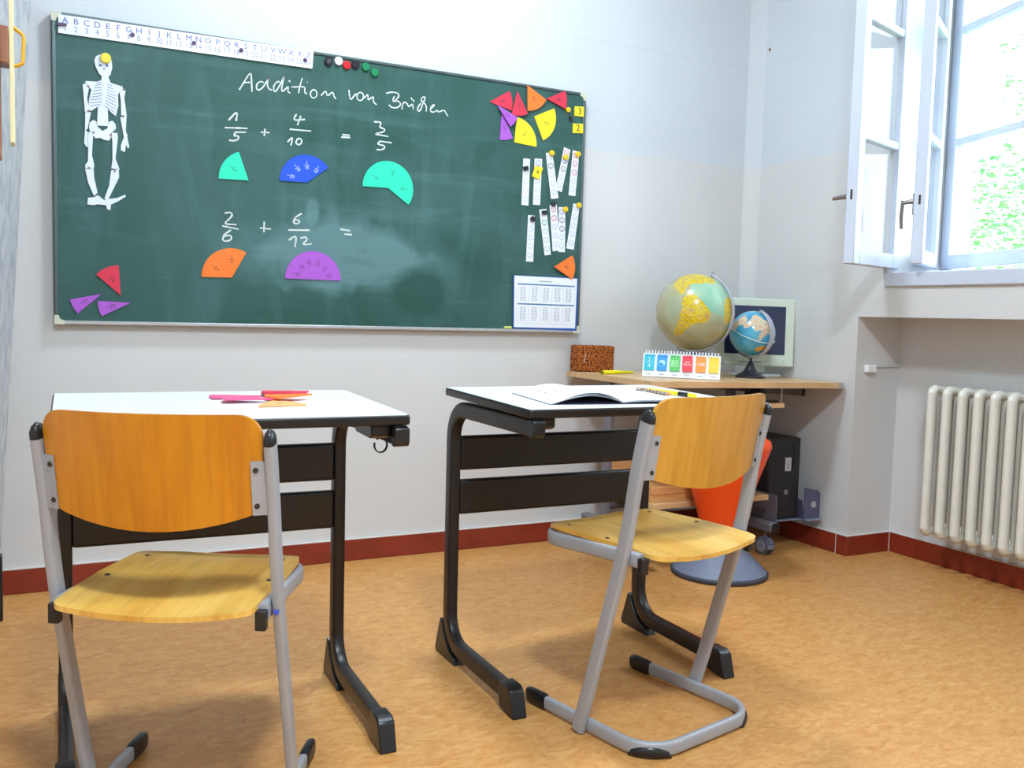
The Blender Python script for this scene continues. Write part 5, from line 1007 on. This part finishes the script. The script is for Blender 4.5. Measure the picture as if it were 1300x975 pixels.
# monitor
mo = thing('monitor', 'pale beige flat computer monitor behind the small globe', 'monitor', (2.793, -0.243, DZ(2.793) + 0.0004)); mo.rotation_euler = (Matrix.Rotation(SL, 3, 'Y') @ Matrix.Rotation(-0.4707, 3, 'Z')).to_euler()
M_BEIGE = mat('pale_beige_plastic', lin(206, 216, 200), 0.45, var=0.03, scale=20)
G().prism(arc((0, 0.0), 0.115, 0, 360, 40)[:-1], 0, 0.012).build('monitor_base', mat('pale_grey_base', lin(196, 206, 206), 0.4), mo, bevel=0.004).scale = (1, 0.72, 1)
G().box((-0.042, -0.006, 0.012), (0.042, 0.018, 0.13)).build('monitor_neck', M_BEIGE, mo, bevel=0.006)
Mm = Matrix.Translation((-0.012, -0.022, 0.046)) @ Matrix.Rotation(radians(-4), 4, 'X')
MW, MH = 0.350, 0.300
bz = G().box((-MW / 2, -0.0, 0), (MW / 2, 0.022, MH), Mm).build('monitor_housing', M_BEIGE, mo, bevel=0.006)
g = G(); x0, x1, z0_, z1_ = -MW / 2 + 0.040, MW / 2 - 0.042, 0.052, MH - 0.034
g.box((x0, -0.0015, z0_), (x1, 0.0005, z1_), Mm); g.build('screen', mat('dark_screen', lin(40, 46, 78), 0.18, var=0.1, scale=3), bz, smooth=False)
g = G(); g.prism(arc((MW / 2 - 0.047, 0.024), 0.006, 0, 350, 14), 0.0002, 0.003, Mm @ Matrix.Rotation(pi / 2, 4, 'X')); g.build('power_button', mat('button_beige', lin(190, 196, 190), 0.4), bz)
# wobble stool
SX, SY = 2.262, -0.688
ws = thing('wobble_stool', 'orange tapered wobble stool on a domed grey base', 'stool', (SX, SY, 0))
G().lathe([(0.168, 0.0), (0.182, 0.004), (0.184, 0.014), (0.178, 0.020)], n=48).build('rubber_ring', mat('dark_grey_rubber', lin(60, 64, 78), 0.7, var=0.1), ws)
G().lathe([(0.178, 0.0185), (0.170, 0.026), (0.12, 0.075), (0.082, 0.108), (0.074, 0.114), (0.05, 0.116)], n=48).build('stool_base', mat('blue_grey_plastic', lin(112, 120, 142), 0.5, var=0.05, scale=30), ws)
G().lathe([(0.066, 0.113), (0.070, 0.122), (0.070, 0.132), (0.060, 0.133)], n=40).build('neck_ring', mat('dark_violet_plastic', lin(44, 40, 62), 0.5), ws)
G().lathe([(0.068, 0.1325), (0.072, 0.138), (0.075, 0.16), (0.083, 0.20), (0.103, 0.275), (0.134, 0.375), (0.160, 0.450), (0.173, 0.488), (0.175, 0.500), (0.169, 0.516), (0.150, 0.528), (0.11, 0.534), (0.05, 0.532), (0.004, 0.530)], n=48).build('stool_seat', mat('bright_orange_plastic', lin(246, 78, 10), 0.38, var=0.04), ws, ang=80)

# ------------------------------------------------------------------ radiator and niche fittings
rd = thing('radiator', 'cream column radiator hanging in the niche under the window', 'radiator', (3.11, -0.97, 0))
SP = 0.0665
def section():
    g = G(); zb_, zt = 0.152, 0.728
    for x, s in ((-0.068, 1), (0.0, 1), (0.066, 1)):
        g.tube([(x, 0, zb_ + 0.02), (x, 0, zt - 0.02)], 0.0165, 0.0215, up=(1, 0, 0), n=14)
    # rounded headers joining the columns
    for zc_, dz_ in ((zt - 0.022, 1), (zb_ + 0.020, -1)):
        P = [(-0.068, 0, zc_ - dz_ * 0.012), (-0.066, 0, zc_ + dz_ * 0.006), (-0.056, 0, zc_ + dz_ * 0.014), (-0.03, 0, zc_ + dz_ * 0.010), (0.0, 0, zc_ + dz_ * 0.008), (0.03, 0, zc_ + dz_ * 0.008), (0.056, 0, zc_ + dz_ * 0.010), (0.066, 0, zc_ - dz_ * 0.006)]
        g.tube(P, [0.0165, 0.0180, 0.0185, 0.0185, 0.0185, 0.0185, 0.0185, 0.0165], [0.0215, 0.021, 0.017, 0.015, 0.015, 0.015, 0.017, 0.0205], up=(0, 0, 1), n=14)
    return g
proto = section().build('section', M_RAD, rd, ang=60); NS = 16
for k in range(NS):
    o = proto if k == 0 else proto.copy()
    if k: COL.objects.link(o); o.parent = rd
    o.location = (0, -k * SP, 0)
    q = G().lathe([(0.013, 0), (0.0172, 0.004), (0.0176, 0.009)], n=16).build('rust_tip', M_RADRUST, o) if k == 0 else q0.copy()
    if k == 0: q0 = q; q.location = (-0.062, 0, 0.1535)
    else: COL.objects.link(q); q.parent = o
for zc_ in (0.700, 0.178): G().tube([(0.0, 0.012, zc_), (0.0, -(NS - 1) * SP - 0.012, zc_)], 0.017, 0.017, n=14).build('header_pipe', M_RAD, rd)
for k in (2, 12): G().box((0.05, -k * SP - SP / 2 - 0.012, 0.66), (0.0832, -k * SP - SP / 2 + 0.012, 0.69)).build('wall_bracket', M_RAD, rd)
br = thing('wall_bracket', 'small white bracket and bar on the side wall of the radiator niche', 'bracket', (2.99, YN, 0.78))
G().box((0.0, -0.022, -0.014), (0.052, -0.0005, 0.016)).build('bracket_block', M_WHITEPAINT, br, bevel=0.003)
G().box((0.052, -0.010, 0.008), (0.200, -0.0005, 0.016)).build('bracket_bar', M_WALL, br, bevel=0.001)
pl = thing('wall_plug', 'small dark wall plug high beside the room corner', 'wall plug', (XR, -0.079, 2.205))
G().lathe([(0.011, 0), (0.010, 0.002), (0.006, 0.0025)], n=14, M=Matrix.Rotation(-pi / 2, 4, 'Y')).build('plaster_ring', M_CAULK, pl)
G().lathe([(0.0058, 0.002), (0.005, 0.0045), (0.002, 0.005)], n=12, M=Matrix.Rotation(-pi / 2, 4, 'Y')).build('plug', M_BLACKPL, pl)

# ------------------------------------------------------------------ left edge: tall cupboard with a map and drawing tools on its side
cp = thing('tall_cupboard', 'tall wooden cupboard standing at the left edge beside the chalkboard', 'cupboard', (-0.46, -0.60, 0))
G().box((-0.29, -0.34, 0.20), (0.290, 0.36, 2.45)).build('cupboard_body', wood_mat('pale_cupboard_wood', lin(206, 176, 146), lin(216, 190, 162), lin(226, 202, 176), 0.5, 2, (6, 6, 1), 0.1), cp, bevel=0.003)
for x in (-0.27, 0.27):
    for y in (-0.32, 0.33): G().box((x - 0.022, y - 0.022, 0), (x + 0.022 + (0.018 if x > 0 and y > 0 else 0), y + 0.022, 0.20)).build('cupboard_foot', M_BLACKPL, cp, bevel=0.003)
G().box((-0.27, -0.345, 0.25), (0.27, -0.34, 2.40)).build('cupboard_door', mat('pale_door', lin(210, 184, 154), 0.5, var=0.1, scale=4), cp)
mp_ = thing('wall_map', 'grey printed wall map hanging from the cupboard side, seen edge on', 'map', (-0.17, -0.50, 2.30))
mm = mat('grey_map_print', lin(186, 188, 190), 0.65, col2=lin(150, 156, 166), scale=16, detail=10, lo=0.3, hi=0.6)
G().grid(lambda u, v: (max(0.005, 0.012 + 0.125 * v - 0.07 * u * (0.3 + 0.7 * v) + 0.004), 0.25 - 0.5 * u, -2.08 + 2.06 * v), 6, 16, (-0.0015, 0, 0)).build('map_sheet', mm, mp_)
G().tube([(0.142, 0.26, -0.01), (0.068, -0.26, -0.01)], 0.012, 0.012, n=12).build('map_rod', M_PLANK, mp_)
for y in (0.2, -0.2): G().box((0.0005, y - 0.01, -0.004), (0.128 if y > 0 else 0.075, y + 0.01, 0.0)).build('rod_arm', M_GREYSTEEL, mp_)
rk = thing('tool_rack', 'reddish wooden rack on the cupboard side at the left edge', 'rack', (-0.17, -0.86, 1.75))
M_RW = wood_mat('red_brown_wood', lin(142, 84, 52), lin(164, 104, 66), lin(180, 122, 80), 0.45, 3, (6, 6, 1), 0.2)
G().box((0.0005, -0.055, -0.45), (0.056, 0.02, 0.60)).build('rack_post', M_RW, rk, bevel=0.003)
G().box((0.056, -0.05, -0.232), (0.0735, 0.015, -0.148)).build('rack_block', M_RW, rk, bevel=0.002)
sq = thing('board_ruler', 'cream edged board ruler with yellow handle hanging upright on the rack', 'ruler', (-0.0955, -0.86, 1.34))
g = G(); MY = Matrix(((0, 0, 1, 0), (1, 0, 0, 0), (0, 1, 0, 0), (0, 0, 0, 1)))
g.prism([(0.045, 0.0), (0.045, 0.80), (-0.025, 0.80), (-0.025, 0.0)], 0.0, 0.0095, MY); g.build('ruler_plate', mat('cream_board_edge', lin(232, 224, 176), 0.45, var=0.04), sq, bevel=0.001)
h = [(0.0095, 0, 0.272), (0.0185, 0, 0.266), (0.0275, 0, 0.259), (0.0305, 0, 0.254), (0.0305, 0, 0.246), (0.0285, 0, 0.200), (0.0275, 0, 0.192), (0.024, 0, 0.189), (0.0165, 0, 0.185), (0.0095, 0, 0.183)]
G().tube(h, 0.0042, 0.010, up=(0, 1, 0), n=10).build('handle', mat('amber_plastic', lin(248, 182, 18), 0.35, var=0.1), sq)
